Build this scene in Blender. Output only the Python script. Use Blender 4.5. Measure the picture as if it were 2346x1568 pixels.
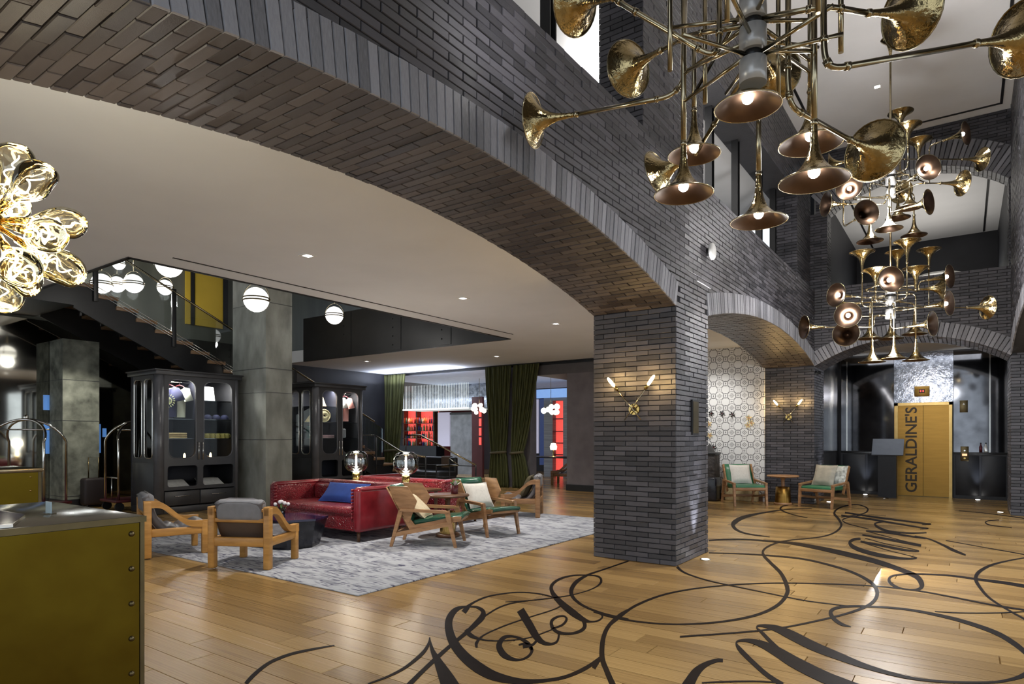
import bpy, math, random
from mathutils import Vector, Matrix
R = random.Random(7)
sc = bpy.context.scene
COL = sc.collection
for o in list(bpy.data.objects):
    bpy.data.objects.remove(o)
# ---------------------------------------------------------------- camera
F, CX, HY, H = 1457.0, 1173.0, 1000.0, 1.4
TH = math.atan(1039 / 1457)
CT, ST = math.cos(TH), math.sin(TH)
cam = bpy.data.cameras.new('camera')
cam.sensor_width = 36
cam.lens = F / 2346 * 36
cam.shift_y = (HY - 784) / 2346
cam.clip_start = .05
co = bpy.data.objects.new('camera', cam)
COL.objects.link(co)
co.location = (0, 0, H)
co.rotation_euler = (math.pi / 2, 0, TH)
sc.camera = co
# ---------------------------------------------------------------- world, exposure
w = bpy.data.worlds.new('world')
sc.world = w
w.use_nodes = True
w.node_tree.nodes['Background'].inputs[0].default_value = (.80, .90, 1, 1)
w.node_tree.nodes['Background'].inputs[1].default_value = 1.0
vs = sc.view_settings
vs.view_transform = 'Standard'
vs.look = 'None'
vs.gamma = 1
vs.exposure = .52
vs.use_curve_mapping = False


def light(kind, name, loc, energy, color=(1, 1, 1), aim=None, **kw):
    l = bpy.data.lights.new(name, kind)
    l.energy = energy
    l.color = color
    for k, v in kw.items():
        setattr(l, k, v)
    o = bpy.data.objects.new(name, l)
    COL.objects.link(o)
    o.location = loc
    if aim is not None:
        o.rotation_euler = (Vector(aim) - Vector(loc)).to_track_quat('-Z', 'Y').to_euler()
    return o


# ---------------------------------------------------------------- pixel and world helpers
def ray(x, y):
    u = (x - CX) / F
    return (u * CT - ST, u * ST + CT, (HY - y) / F)


def at(x, y, zc):
    d = ray(x, y)
    return Vector((d[0] * zc, d[1] * zc, H + d[2] * zc))


def onz(x, y, z=0.0):
    d = ray(x, y)
    t = (z - H) / d[2]
    return Vector((d[0] * t, d[1] * t, z))


def onY(x, y, Y):
    d = ray(x, y)
    t = Y / d[1]
    return Vector((d[0] * t, Y, H + d[2] * t))


def onX(x, y, X):
    d = ray(x, y)
    t = X / d[0]
    return Vector((X, d[1] * t, H + d[2] * t))


def proj(p):
    xc = p[0] * CT + p[1] * ST
    zc = -p[0] * ST + p[1] * CT
    if zc < .2:
        return None
    return (CX + F * xc / zc, HY - F * (p[2] - H) / zc, zc)


def seen(p, m=20):
    q = proj(p)
    return q is not None and -m < q[0] < 2346 + m and -m < q[1] < 1568 + m


CR = Vector((CT, ST, 0))      # camera right in the world
CF = Vector((-ST, CT, 0))     # camera forward
UP = Vector((0, 0, 1))

# ---------------------------------------------------------------- materials
MATS = {}


def mat(name, c, rough=.5, metal=0.0, var=.12, scale=6.0, bump=0.0, bscale=40.0, emit=None, es=0.0, spec=.5,
        stretch=None, c2=None, island=0.0, trans=0.0, coat=0.0, rvar=0.0):
    m = bpy.data.materials.new(name)
    MATS[name] = m
    m.use_nodes = True
    nt = m.node_tree
    N = nt.nodes
    L = nt.links
    b = N['Principled BSDF']
    b.inputs['Roughness'].default_value = rough
    b.inputs['Metallic'].default_value = metal
    b.inputs['Specular IOR Level'].default_value = spec
    b.inputs['Transmission Weight'].default_value = trans
    b.inputs['Coat Weight'].default_value = coat
    tc = N.new('ShaderNodeTexCoord')
    src = tc.outputs['Object']
    if stretch:
        mp = N.new('ShaderNodeMapping')
        mp.inputs['Scale'].default_value = stretch
        L.new(src, mp.inputs['Vector'])
        src = mp.outputs['Vector']
    n = N.new('ShaderNodeTexNoise')
    n.inputs['Scale'].default_value = scale
    n.inputs['Detail'].default_value = 5
    L.new(src, n.inputs['Vector'])
    fac = n.outputs['Fac']
    if island:
        ge = N.new('ShaderNodeNewGeometry')
        oi = N.new('ShaderNodeObjectInfo')
        a = N.new('ShaderNodeMath')
        a.operation = 'ADD'
        L.new(ge.outputs['Random Per Island'], a.inputs[0])
        L.new(oi.outputs['Random'], a.inputs[1])
        fr = N.new('ShaderNodeMath')
        fr.operation = 'FRACT'
        L.new(a.outputs[0], fr.inputs[0])
        mx = N.new('ShaderNodeMix')
        mx.inputs[0].default_value = island
        L.new(fac, mx.inputs[2])
        L.new(fr.outputs[0], mx.inputs[3])
        fac = mx.outputs[0]
        m['fac'] = 1
    ramp = N.new('ShaderNodeValToRGB')
    lo = tuple(max(0, k * (1 - var)) for k in c)
    hi = c2 if c2 else tuple(min(1, k * (1 + var)) for k in c)
    ramp.color_ramp.elements[0].position = .25
    ramp.color_ramp.elements[1].position = .75
    ramp.color_ramp.elements[0].color = (*lo, 1)
    ramp.color_ramp.elements[1].color = (*hi, 1)
    L.new(fac, ramp.inputs[0])
    L.new(ramp.outputs[0], b.inputs['Base Color'])
    if rvar:
        mr = N.new('ShaderNodeMapRange')
        mr.inputs[3].default_value = max(0, rough - rvar)
        mr.inputs[4].default_value = min(1, rough + rvar)
        L.new(fac, mr.inputs[0])
        L.new(mr.outputs[0], b.inputs['Roughness'])
    if bump:
        n2 = N.new('ShaderNodeTexNoise')
        n2.inputs['Scale'].default_value = bscale
        n2.inputs['Detail'].default_value = 4
        L.new(src, n2.inputs['Vector'])
        bp = N.new('ShaderNodeBump')
        bp.inputs['Strength'].default_value = bump
        bp.inputs['Distance'].default_value = .02
        L.new(n2.outputs['Fac'], bp.inputs['Height'])
        L.new(bp.outputs[0], b.inputs['Normal'])
    if emit:
        b.inputs['Emission Color'].default_value = (*emit, 1)
        b.inputs['Emission Strength'].default_value = es
    return m


def glass(name, tint=(1, 1, 1), gloss=.1, rough=.02, ior=1.45):
    m = bpy.data.materials.new(name)
    MATS[name] = m
    m.use_nodes = True
    nt = m.node_tree
    N = nt.nodes
    L = nt.links
    N.remove(N['Principled BSDF'])
    t = N.new('ShaderNodeBsdfTransparent')
    t.inputs[0].default_value = (*tint, 1)
    g = N.new('ShaderNodeBsdfGlossy')
    g.inputs['Roughness'].default_value = rough
    g.inputs[0].default_value = (*(min(1, k * 1.02) for k in tint), 1)
    fr = N.new('ShaderNodeFresnel')
    fr.inputs['IOR'].default_value = ior
    ad = N.new('ShaderNodeMath')
    ad.operation = 'ADD'
    ad.use_clamp = True
    ad.inputs[1].default_value = gloss
    L.new(fr.outputs[0], ad.inputs[0])
    mx = N.new('ShaderNodeMixShader')
    L.new(ad.outputs[0], mx.inputs[0])
    L.new(t.outputs[0], mx.inputs[1])
    L.new(g.outputs[0], mx.inputs[2])
    L.new(mx.outputs[0], N['Material Output'].inputs[0])
    return m


def glow(name, c, s):
    return mat(name, c, .4, var=0, emit=c, es=s)


# brick of the arcade: charcoal glazed brick, tone per piece
mat('brick', (.050, .049, .056), .36, var=.25, scale=9, bump=.25, bscale=55, c2=(.092, .088, .100), island=.62, rvar=.10)
mat('brick_soffit', (.052, .043, .044), .34, var=.4, scale=9, bump=.25, bscale=50, c2=(.088, .074, .072), island=.55, rvar=.10)
mat('voussoir', (.19, .19, .21), .34, var=.3, scale=7, bump=.25, bscale=60, c2=(.33, .33, .36), island=.5, rvar=.1)  # paler ring brick, chandelier light on it put into the colour
mat('mortar', (.034, .033, .036), .85, bump=.3)
mat('plaster', (.80, .79, .78), .8, var=.03, scale=2)
mat('plaster_warm', (.75, .775, .81), .8, var=.04, scale=1.2)
mat('black_steel', (.012, .012, .013), .4, var=.3, scale=3)
mat('dark_wall', (.016, .016, .02), .5, var=.4, scale=2)
mat('dark_grey', (.05, .05, .055), .6, var=.3)
mat('oak', (.29, .165, .055), .24, var=.30, scale=2.2, stretch=(1.2, 12, 1), c2=(.46, .29, .108), island=.34, bump=.06, bscale=10, rvar=.06)
mat('oak_gap', (.06, .035, .015), .8)
mat('floor_ink', (.012, .008, .007), .5, var=.3, scale=8, spec=.08)
mat('concrete', (.20, .205, .18), .8, var=.35, scale=3.2, bump=.3, bscale=12, c2=(.36, .37, .33), stretch=(1, 1, .5))
mat('concrete_old', (.12, .125, .10), .85, var=.5, scale=4.5, bump=.4, bscale=14, c2=(.30, .31, .25))
mat('brass', (.50, .34, .11), .16, 1.0, var=.25, scale=5, bump=.05, bscale=14)
mat('brass_horn', (.40, .31, .155), .10, 1.0, var=.35, scale=16, bump=.30, bscale=30)
mat('brass_tube', (.40, .34, .225), .18, 1.0, var=.2, scale=14)
mat('horn_inner', (.105, .066, .045), .38, 1.0, var=.2, scale=10)
mat('brass_sheet', (.135, .085, .010), .36, 1.0, var=.3, scale=2.4, bump=.06, bscale=5, rvar=.12, c2=(.16, .115, .012))
mat('brass_door', (.36, .205, .05), .34, 1.0, var=.12, scale=2, stretch=(1, 1, 9), bump=.04, bscale=20, rvar=.06)
mat('bronze_trim', (.13, .10, .05), .35, .9, var=.3)
mat('chrome', (.75, .73, .68), .12, 1.0, var=.05)
mat('oak_chair', (.50, .235, .05), .40, var=.22, scale=5, stretch=(1, 1, 5), c2=(.62, .32, .085), bump=.05)
mat('walnut', (.30, .145, .06), .42, var=.3, scale=5, stretch=(1, 1, 6), c2=(.44, .24, .11), bump=.05)
mat('dark_wood', (.11, .05, .022), .4, var=.3, scale=6)
mat('grey_leather', (.13, .125, .135), .34, var=.2, scale=7, bump=.12, bscale=26)
mat('grey_suede', (.22, .22, .235), .75, var=.15, scale=9)
mat('brown_canvas', (.10, .065, .045), .8)
mat('green_leather', (.022, .095, .058), .22, var=.25, scale=8, bump=.08, bscale=30)
mat('green_vinyl', (.03, .16, .075), .4, var=.2)
mat('cream_cloth', (.62, .52, .35), .9, var=.12, scale=30, bump=.15, bscale=160)
mat('white_cloth', (.66, .63, .58), .9, var=.08, scale=30, bump=.15, bscale=160)
mat('grey_cloth', (.42, .39, .32), .9, var=.25, scale=9)
mat('olive_cloth', (.09, .075, .04), .9, var=.2)
mat('blue_velvet', (.022, .065, .30), .7, var=.25, scale=8)
mat('black_plastic', (.015, .015, .016), .4)
mat('white_plastic', (.8, .8, .78), .4, var=.02)
mat('charcoal_paint', (.034, .034, .038), .38, var=.2, scale=4)
mat('cabinet_inside', (.012, .013, .024), .6)
mat('black_glass', (.01, .014, .05), .06, var=.6, scale=5, spec=.8)
mat('black_stone', (.013, .014, .02), .22, var=.7, scale=7, bump=.1, bscale=9)
mat('curtain', (.042, .046, .010), .75, var=.35, scale=4, stretch=(8, 8, .5), c2=(.085, .09, .02))
mat('yellow_wall', (.60, .42, .04), .6, var=.15, scale=1)
mat('black_lacquer', (.010, .011, .015), .42, var=.3)
mat('door_trim', (.52, .35, .13), .28, 1.0)
mat('paper', (.72, .72, .70), .7, var=.15, scale=20)
mat('leaf', (.05, .22, .05), .5, var=.4, scale=9, c2=(.22, .42, .14))
mat('petal', (.75, .70, .72), .6, var=.2)
mat('maroon', (.10, .012, .018), .35)
mat('navy', (.02, .022, .07), .8)
mat('pale_shirt', (.56, .58, .47), .9, var=.12)
mat('pink_shirt', (.60, .27, .24), .9, var=.12)
mat('white_shirt', (.62, .60, .57), .9)
mat('khaki', (.48, .38, .20), .9, var=.3, scale=16)
mat('gold_mug', (.42, .37, .10), .4, var=.3)
mat('teal', (.01, .17, .15), .6)
mat('orange_box', (.55, .24, .10), .6)
mat('luggage', (.022, .014, .014), .6)
mat('rope', (.55, .46, .27), .8)
mat('blue_panel', (.03, .05, .16), .25, var=.4, scale=2)
mat('slate', (.11, .125, .155), .35, var=.1)
mat('rust_leather', (.30, .10, .05), .45)
glow('led', (1, .96, .9), 60)
glow('led_soft', (1, .97, .92), 9)
glow('filament', (1, .62, .22), 40)
glow('filament_white', (1, .93, .76), 9)
glow('globe_glow', (1, .98, .94), 1.25)
glow('bulb_warm', (1, .66, .26), 26)
glow('red_glow', (.9, .10, .08), .62)
glow('cool_glow', (.62, .72, 1), 1.6)
glow('rod_glow', (.80, .86, .85), .35)
glow('blue_window', (.03, .05, .14), .35)
glow('blue_light', (.06, .16, .40), .5)
glow('lilac_window', (.50, .49, .62), .35)
glow('cream_glow', (1, .9, .72), 3)
glass('pane', (.96, .97, .97), .0, ior=1.18)
glass('smoke_glass', (.74, .75, .72), .06)
glass('stair_glass', (.80, .83, .84), .05)
glass('gold_glass', (1, .95, .82), .10, .03)
glass('lamp_glass', (.90, .91, .90), .10)
# antique mirrors
mat('mirror', (.15, .15, .16), .06, 1.0, var=.4, scale=3)
mat('antique_mirror', (.22, .24, .29), .14, 1.0, var=.6, scale=9, c2=(.46, .48, .54), bump=.12, bscale=26)
mat('dark_marble', (.012, .012, .014), .15, var=.9, scale=6, c2=(.06, .06, .065))


def leather_red():
    m = mat('red_leather', (.19, .010, .018), .30, var=.3, scale=6, c2=(.31, .022, .034))
    N, L = m.node_tree.nodes, m.node_tree.links
    v = N.new('ShaderNodeTexVoronoi')
    v.feature = 'DISTANCE_TO_EDGE'
    v.inputs['Scale'].default_value = 30
    tc = N.new('ShaderNodeTexCoord')
    L.new(tc.outputs['Object'], v.inputs['Vector'])
    mr = N.new('ShaderNodeMapRange')
    mr.inputs[2].default_value = .12
    L.new(v.outputs['Distance'], mr.inputs[0])
    bp = N.new('ShaderNodeBump')
    bp.inputs['Strength'].default_value = .8
    bp.inputs['Distance'].default_value = .01
    L.new(mr.outputs[0], bp.inputs['Height'])
    L.new(bp.outputs[0], N['Principled BSDF'].inputs['Normal'])


leather_red()
mat('red_plain', (.17, .010, .017), .26, var=.25, scale=5, c2=(.27, .020, .030))


def rug_mat():
    m = mat('rug', (.40, .41, .44), .95, var=.1, scale=3)
    N, L = m.node_tree.nodes, m.node_tree.links
    b = N['Principled BSDF']
    tc = N.new('ShaderNodeTexCoord')

    def noise(sx, sy, s, d=3):
        mp = N.new('ShaderNodeMapping')
        mp.inputs['Scale'].default_value = (sx, sy, 1)
        mp.inputs['Rotation'].default_value = (0, 0, 0)
        L.new(tc.outputs['Object'], mp.inputs['Vector'])
        n = N.new('ShaderNodeTexNoise')
        n.inputs['Scale'].default_value = s
        n.inputs['Detail'].default_value = d
        L.new(mp.outputs[0], n.inputs['Vector'])
        return n.outputs['Fac']

    def step(v, a, c):
        r = N.new('ShaderNodeMapRange')
        r.inputs[1].default_value = a
        r.inputs[2].default_value = c
        L.new(v, r.inputs[0])
        return r.outputs[0]

    # woven dashes in rows along the rug's length
    dash = step(noise(5, 26, 1.6, 4), .50, .60)
    big = step(noise(2.4, 6.5, 1.0, 2), .38, .55)
    mu = N.new('ShaderNodeMath')
    mu.operation = 'MULTIPLY'
    L.new(dash, mu.inputs[0])
    L.new(big, mu.inputs[1])
    c1 = N.new('ShaderNodeMix')
    c1.data_type = 'RGBA'
    c1.inputs[6].default_value = (.42, .43, .46, 1)
    c1.inputs[7].default_value = (.24, .25, .28, 1)
    L.new(step(noise(2.6, 8, 1.0, 2), .5, .64), c1.inputs[0])
    c2 = N.new('ShaderNodeMix')
    c2.data_type = 'RGBA'
    c2.inputs[7].default_value = (.055, .055, .10, 1)
    L.new(mu.outputs[0], c2.inputs[0])
    L.new(c1.outputs[2], c2.inputs[6])
    L.new(c2.outputs[2], b.inputs['Base Color'])
    bp = N.new('ShaderNodeBump')
    bp.inputs['Strength'].default_value = .4
    bp.inputs['Distance'].default_value = .01
    L.new(noise(1, 1, 160, 1), bp.inputs['Height'])
    L.new(bp.outputs[0], b.inputs['Normal'])


rug_mat()


def wallpaper_mat():
    """white paper printed with interlaced rings and lattice, repeat .25 m"""
    m = mat('wallpaper', (.74, .74, .73), .8, var=.03)
    N, L = m.node_tree.nodes, m.node_tree.links
    b = N['Principled BSDF']
    tc = N.new('ShaderNodeTexCoord')
    sp = N.new('ShaderNodeSeparateXYZ')
    L.new(tc.outputs['Object'], sp.inputs[0])

    def M(op, a, b2=None, cl=False):
        q = N.new('ShaderNodeMath')
        q.operation = op
        q.use_clamp = cl
        for i, v in enumerate((a, b2)):
            if v is None:
                continue
            if isinstance(v, (int, float)):
                q.inputs[i].default_value = v
            else:
                L.new(v, q.inputs[i])
        return q.outputs[0]

    S = 1 / .27

    def cell(o):
        return M('SUBTRACT', M('FRACT', M('ADD', M('MULTIPLY', o, S), 50)), .5)
    x, z = cell(sp.outputs[0]), cell(sp.outputs[2])
    ax, az = M('ABSOLUTE', x), M('ABSOLUTE', z)

    def ring(dx, dz, r, t):
        px_, pz_ = M('SUBTRACT', ax, dx), M('SUBTRACT', az, dz)
        d = M('SQRT', M('ADD', M('MULTIPLY', px_, px_), M('MULTIPLY', pz_, pz_)))
        return M('LESS_THAN', M('ABSOLUTE', M('SUBTRACT', d, r)), t)
    lines = M('ADD', ring(0, 0, .34, .014), ring(.5, .5, .34, .014))
    lines = M('ADD', lines, ring(.5, 0, .2, .014))
    # lattice inside the ring
    u = M('FRACT', M('ADD', M('MULTIPLY', M('ADD', x, z), 7), 20))
    v = M('FRACT', M('ADD', M('MULTIPLY', M('SUBTRACT', x, z), 7), 20))
    lat = M('ADD', M('LESS_THAN', u, .2), M('LESS_THAN', v, .2))
    inside = M('LESS_THAN', M('ADD', ax, az), .26)
    lines = M('ADD', lines, M('MULTIPLY', lat, inside))
    # black lozenges between the rings
    loz = M('LESS_THAN', M('ADD', M('MULTIPLY', M('SUBTRACT', .5, ax), 1.0), M('MULTIPLY', az, .28)), .034)
    loz2 = M('LESS_THAN', M('ADD', M('MULTIPLY', M('SUBTRACT', .5, az), 1.0), M('MULTIPLY', ax, .28)), .034)
    lines = M('ADD', M('ADD', lines, loz), loz2, True)
    mx = N.new('ShaderNodeMix')
    mx.data_type = 'RGBA'
    mx.inputs[6].default_value = (.72, .72, .71, 1)
    mx.inputs[7].default_value = (.05, .05, .055, 1)
    L.new(lines, mx.inputs[0])
    L.new(mx.outputs[2], b.inputs['Base Color'])


wallpaper_mat()


# ---------------------------------------------------------------- mesh builder and object helpers
class MB:
    def __init__(self):
        self.v = []
        self.f = []
        self.sm = []

    def add(self, vs_, fs, smooth=False):
        o = len(self.v)
        self.v += [tuple(p) for p in vs_]
        self.f += [tuple(i + o for i in q) for q in fs]
        self.sm += [smooth] * len(fs)
        return self

    def box(self, x0, x1, y0, y1, z0, z1):
        return self.add([(x0, y0, z0), (x1, y0, z0), (x1, y1, z0), (x0, y1, z0), (x0, y0, z1), (x1, y0, z1), (x1, y1, z1), (x0, y1, z1)],
                        [(0, 3, 2, 1), (4, 5, 6, 7), (0, 1, 5, 4), (1, 2, 6, 5), (2, 3, 7, 6), (3, 0, 4, 7)])

    def rbox(self, x0, x1, y0, y1, z0, z1, r=.02, n=3):
        """box with rounded edges"""
        c = Vector(((x0 + x1) / 2, (y0 + y1) / 2, (z0 + z1) / 2))
        h = Vector((abs(x1 - x0) / 2, abs(y1 - y0) / 2, abs(z1 - z0) / 2))
        r = min(r, min(h) * .98)
        k = h - Vector((r, r, r))
        nu, nv = 4 * (n + 1), 2 * (n + 1)
        vs_ = []
        for j in range(nv):
            t = j if j <= n else j - n - 1
            el = -math.pi / 2 + (math.pi / 2) * (t / n) if j <= n else (math.pi / 2) * (t / n)
            szn = -1 if j <= n else 1
            for i in range(nu):
                q, s_ = divmod(i, n + 1)
                az = q * math.pi / 2 + (math.pi / 2) * s_ / n
                sx = 1 if q in (0, 3) else -1
                sy = 1 if q in (0, 1) else -1
                vs_.append((c.x + sx * k.x + r * math.cos(el) * math.cos(az), c.y + sy * k.y + r * math.cos(el) * math.sin(az), c.z + szn * k.z + r * math.sin(el)))
        fs = []
        for j in range(nv - 1):
            for i in range(nu):
                fs.append((j * nu + i, j * nu + (i + 1) % nu, (j + 1) * nu + (i + 1) % nu, (j + 1) * nu + i))
        fs.append(tuple(range(nu - 1, -1, -1)))
        fs.append(tuple((nv - 1) * nu + i for i in range(nu)))
        return self.add(vs_, fs, True)

    def prism(self, poly, ax, a0, a1, smooth=False):
        """polygon in the plane across axis ax (0 x,1 y,2 z), extruded a0..a1"""
        n = len(poly)

        def P(p, a):
            q = list(p)
            q.insert(ax, a)
            return tuple(q)
        vs_ = [P(p, a0) for p in poly] + [P(p, a1) for p in poly]
        fs = [tuple(range(n))[::-1], tuple(range(n, 2 * n))] + [(i, (i + 1) % n, n + (i + 1) % n, n + i) for i in range(n)]
        return self.add(vs_, fs, smooth)

    def tube(self, pts, r, n=8, cap=True, closed=False):
        pts = [Vector(p) for p in pts]
        rs = r if isinstance(r, (list, tuple)) else [r] * len(pts)
        m = len(pts)
        vs_ = []
        prev = None
        for i, p in enumerate(pts):
            if closed:
                t = pts[(i + 1) % m] - pts[i - 1]
            else:
                t = pts[min(i + 1, m - 1)] - pts[max(i - 1, 0)]
            if t.length < 1e-9:
                t = Vector((0, 0, 1))
            t.normalize()
            if prev is None:
                a = Vector((0, 0, 1)) if abs(t.z) < .9 else Vector((1, 0, 0))
                u = t.cross(a).normalized()
            else:
                u = prev - t * prev.dot(t)
                u = u.normalized() if u.length > 1e-6 else t.orthogonal().normalized()
            prev = u
            v = t.cross(u)
            for k in range(n):
                g = 2 * math.pi * k / n
                vs_.append(p + (u * math.cos(g) + v * math.sin(g)) * rs[i])
        fs = []
        for i in range(m if closed else m - 1):
            j = (i + 1) % m
            for k in range(n):
                fs.append((i * n + k, i * n + (k + 1) % n, j * n + (k + 1) % n, j * n + k))
        self.add(vs_, fs, True)
        if cap and not closed:
            o = len(self.v) - m * n
            self.f += [tuple(o + k for k in range(n))[::-1], tuple(o + (m - 1) * n + k for k in range(n))]
            self.sm += [False, False]
        return self

    def lathe(self, prof, base=(0, 0, 0), axis=(0, 0, 1), n=20, wob=None):
        """profile of (radius, height) turned about an axis from base"""
        ax = Vector(axis).normalized()
        u = ax.orthogonal().normalized()
        v = ax.cross(u)
        b = Vector(base)
        vs_ = []
        for i, (r, h) in enumerate(prof):
            for k in range(n):
                g = 2 * math.pi * k / n
                rr = r * (wob(g, h) if wob else 1)
                vs_.append(b + ax * h + (u * math.cos(g) + v * math.sin(g)) * rr)
        fs = []
        for i in range(len(prof) - 1):
            for k in range(n):
                fs.append((i * n + k, i * n + (k + 1) % n, (i + 1) * n + (k + 1) % n, (i + 1) * n + k))
        if prof[0][0] > 1e-5 and False:
            pass
        return self.add(vs_, fs, True)

    def cyl(self, p0, p1, r0, r1=None, n=16):
        r1 = r0 if r1 is None else r1
        return self.tube([p0, p1], [r0, r1], n)

    def ball(self, c, r, n=14, sz=1.0):
        m = max(6, n // 2)
        prof = [(r * math.sin(math.pi * i / m), -r * sz * math.cos(math.pi * i / m)) for i in range(m + 1)]
        return self.lathe(prof, c, (0, 0, 1), n)

    def beam(self, p0, p1, w, h, upv=(0, 0, 1), w1=None, h1=None):
        """rectangular bar from p0 to p1, width w across, height h along upv"""
        p0, p1 = Vector(p0), Vector(p1)
        t = (p1 - p0).normalized()
        s_ = t.cross(Vector(upv))
        s_ = s_.normalized() if s_.length > 1e-5 else t.orthogonal().normalized()
        u = s_.cross(t)
        w1 = w if w1 is None else w1
        h1 = h if h1 is None else h1
        vs_ = []
        for p, a, b in ((p0, w, h), (p1, w1, h1)):
            vs_ += [p - s_ * a / 2 - u * b / 2, p + s_ * a / 2 - u * b / 2, p + s_ * a / 2 + u * b / 2, p - s_ * a / 2 + u * b / 2]
        return self.add(vs_, [(0, 1, 2, 3)[::-1], (4, 5, 6, 7), (0, 1, 5, 4), (1, 2, 6, 5), (2, 3, 7, 6), (3, 0, 4, 7)])

    def sheet(self, grid, thick=0.0, smooth=True):
        """grid[i][j] of points; thick gives it a back"""
        a, b = len(grid), len(grid[0])
        G = [[Vector(p) for p in row] for row in grid]
        vs_ = [p for row in G for p in row]
        fs = [(i * b + j, i * b + j + 1, (i + 1) * b + j + 1, (i + 1) * b + j) for i in range(a - 1) for j in range(b - 1)]
        if thick:
            back = []
            for i in range(a):
                for j in range(b):
                    du = G[min(i + 1, a - 1)][j] - G[max(i - 1, 0)][j]
                    dv = G[i][min(j + 1, b - 1)] - G[i][max(j - 1, 0)]
                    n_ = du.cross(dv)
                    n_ = n_.normalized() if n_.length > 1e-9 else Vector((0, 0, 1))
                    back.append(G[i][j] + n_ * thick)
            o = len(vs_)
            vs_ += back
            fs += [tuple(o + k for k in q)[::-1] for q in fs]
            rim = [(0, j) for j in range(b)] + [(i, b - 1) for i in range(1, a)] + [(a - 1, j) for j in range(b - 2, -1, -1)] + [(i, 0) for i in range(a - 2, 0, -1)]
            for k in range(len(rim)):
                p, q = rim[k], rim[(k + 1) % len(rim)]
                i0, i1 = p[0] * b + p[1], q[0] * b + q[1]
                fs.append((i0, o + i0, o + i1, i1))
        return self.add(vs_, fs, smooth)

    def frame(self, x0, x1, z0, z1, ix0, ix1, iz0, iz1, r, t0, t1, ax=1, n=6):
        """flat frame with a round-cornered opening; plane across axis ax, t0..t1 thick"""
        inner = []
        outer = []
        for (cx, cz, a0, ox, oz) in ((ix1 - r, iz1 - r, 0, x1, z1), (ix0 + r, iz1 - r, 90, x0, z1), (ix0 + r, iz0 + r, 180, x0, z0), (ix1 - r, iz0 + r, 270, x1, z0)):
            for k in range(n + 1):
                g = math.radians(a0 + 90 * k / n)
                inner.append((cx + r * math.cos(g), cz + r * math.sin(g)))
                f = k / n
                if a0 in (0, 180):
                    a, b = (ox, inner[-1][1]), (inner[-1][0], oz)
                else:
                    a, b = (inner[-1][0], oz), (ox, inner[-1][1])
                outer.append(a if f < .5 else ((ox, oz) if f == .5 else b))
        m = len(inner)

        def P(p, t):
            q = list(p)
            q.insert(ax, t)
            return tuple(q)
        vs_ = [P(p, t0) for p in inner] + [P(p, t0) for p in outer] + [P(p, t1) for p in inner] + [P(p, t1) for p in outer]
        fs = []
        for i in range(m):
            j = (i + 1) % m
            fs += [(i, j, m + j, m + i), (2 * m + i, 3 * m + i, 3 * m + j, 2 * m + j), (i, 2 * m + i, 2 * m + j, j), (m + i, m + j, 3 * m + j, 3 * m + i)]
        return self.add(vs_, fs)

    def move(self, M4):
        self.v = [tuple(M4 @ Vector(p)) for p in self.v]
        return self

    def build(self, name, m, parent=None, world=False, loc=None):
        me = bpy.data.meshes.new(name)
        vs_ = self.v
        if world and parent is not None:
            inv = WM[parent.name].inverted()
            vs_ = [tuple(inv @ Vector(p)) for p in vs_]
        me.from_pydata(vs_, [], self.f)
        me.polygons.foreach_set('use_smooth', self.sm)
        me.update()
        if m:
            me.materials.append(MATS[m] if isinstance(m, str) else m)
        o = bpy.data.objects.new(name, me)
        COL.objects.link(o)
        if loc is not None:
            o.location = loc
        if parent is not None:
            o.parent = parent
            WM[o.name] = WM[parent.name].copy()
        else:
            WM[o.name] = Matrix.Translation(loc) if loc is not None else Matrix()
        return o


WM = {}
GEN = {}


def tag(o, label=None, cat=None, group=None, kind=None):
    if label:
        o['label'] = label
    if cat:
        o['category'] = cat
    if group:
        o['group'] = group
    if kind:
        o['kind'] = kind
    return o


def thing(name, label, cat, loc=(0, 0, 0), rz=0.0, group=None):
    o = bpy.data.objects.new(name, None)
    COL.objects.link(o)
    o.empty_display_size = .1
    o.location = loc
    o.rotation_euler = (0, 0, rz)
    WM[o.name] = Matrix.Translation(Vector(loc)) @ Matrix.Rotation(rz, 4, 'Z')
    return tag(o, label, cat, group)


def struct(name, mb, m, label=None):
    o = mb.build(name, m)
    o['kind'] = 'structure'
    if label:
        o['label'] = label
    return o


def dup(o, loc=None, rz=None, label=None, group=None, parent=None):
    c = o.copy()
    COL.objects.link(c)
    WM[c.name] = WM[o.name].copy()
    if parent is not None:
        c.parent = parent
    if loc is not None:
        c.location = loc
    if rz is not None:
        c.rotation_euler = (0, 0, rz)
    if loc is not None or rz is not None:
        WM[c.name] = Matrix.Translation(c.location) @ Matrix.Rotation(c.rotation_euler.z, 4, 'Z')
    if label:
        c['label'] = label
    if group:
        c['group'] = group
    for ch in KIDS(o):
        dup(ch, parent=c)
    return c


def KIDS(o):
    return [k for k in list(COL.objects) if k.parent == o]


def disc(mb, c, r, axis, t, n=20):
    c = Vector(c)
    a = Vector(axis).normalized()
    return mb.tube([c - a * t / 2, c + a * t / 2], r, n)


def text_mesh(body, size, ext=.004):
    cu = bpy.data.curves.new('lettering', 'FONT')
    cu.body = body
    cu.size = size
    cu.extrude = ext
    cu.offset = .018
    cu.align_x = 'CENTER'
    cu.align_y = 'CENTER'
    cu.resolution_u = 4
    ob = bpy.data.objects.new('lettering', cu)
    me = bpy.data.meshes.new_from_object(ob)
    vs_ = [tuple(v.co) for v in me.vertices]
    fs = [tuple(p.vertices) for p in me.polygons]
    bpy.data.objects.remove(ob)
    bpy.data.meshes.remove(me)
    return vs_, fs

# ================================================================ STRUCTURE
# ---------------------------------------------------------------- bricks
BL, BH = .272, .0555      # brick pitch along and up
UB = None


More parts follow.
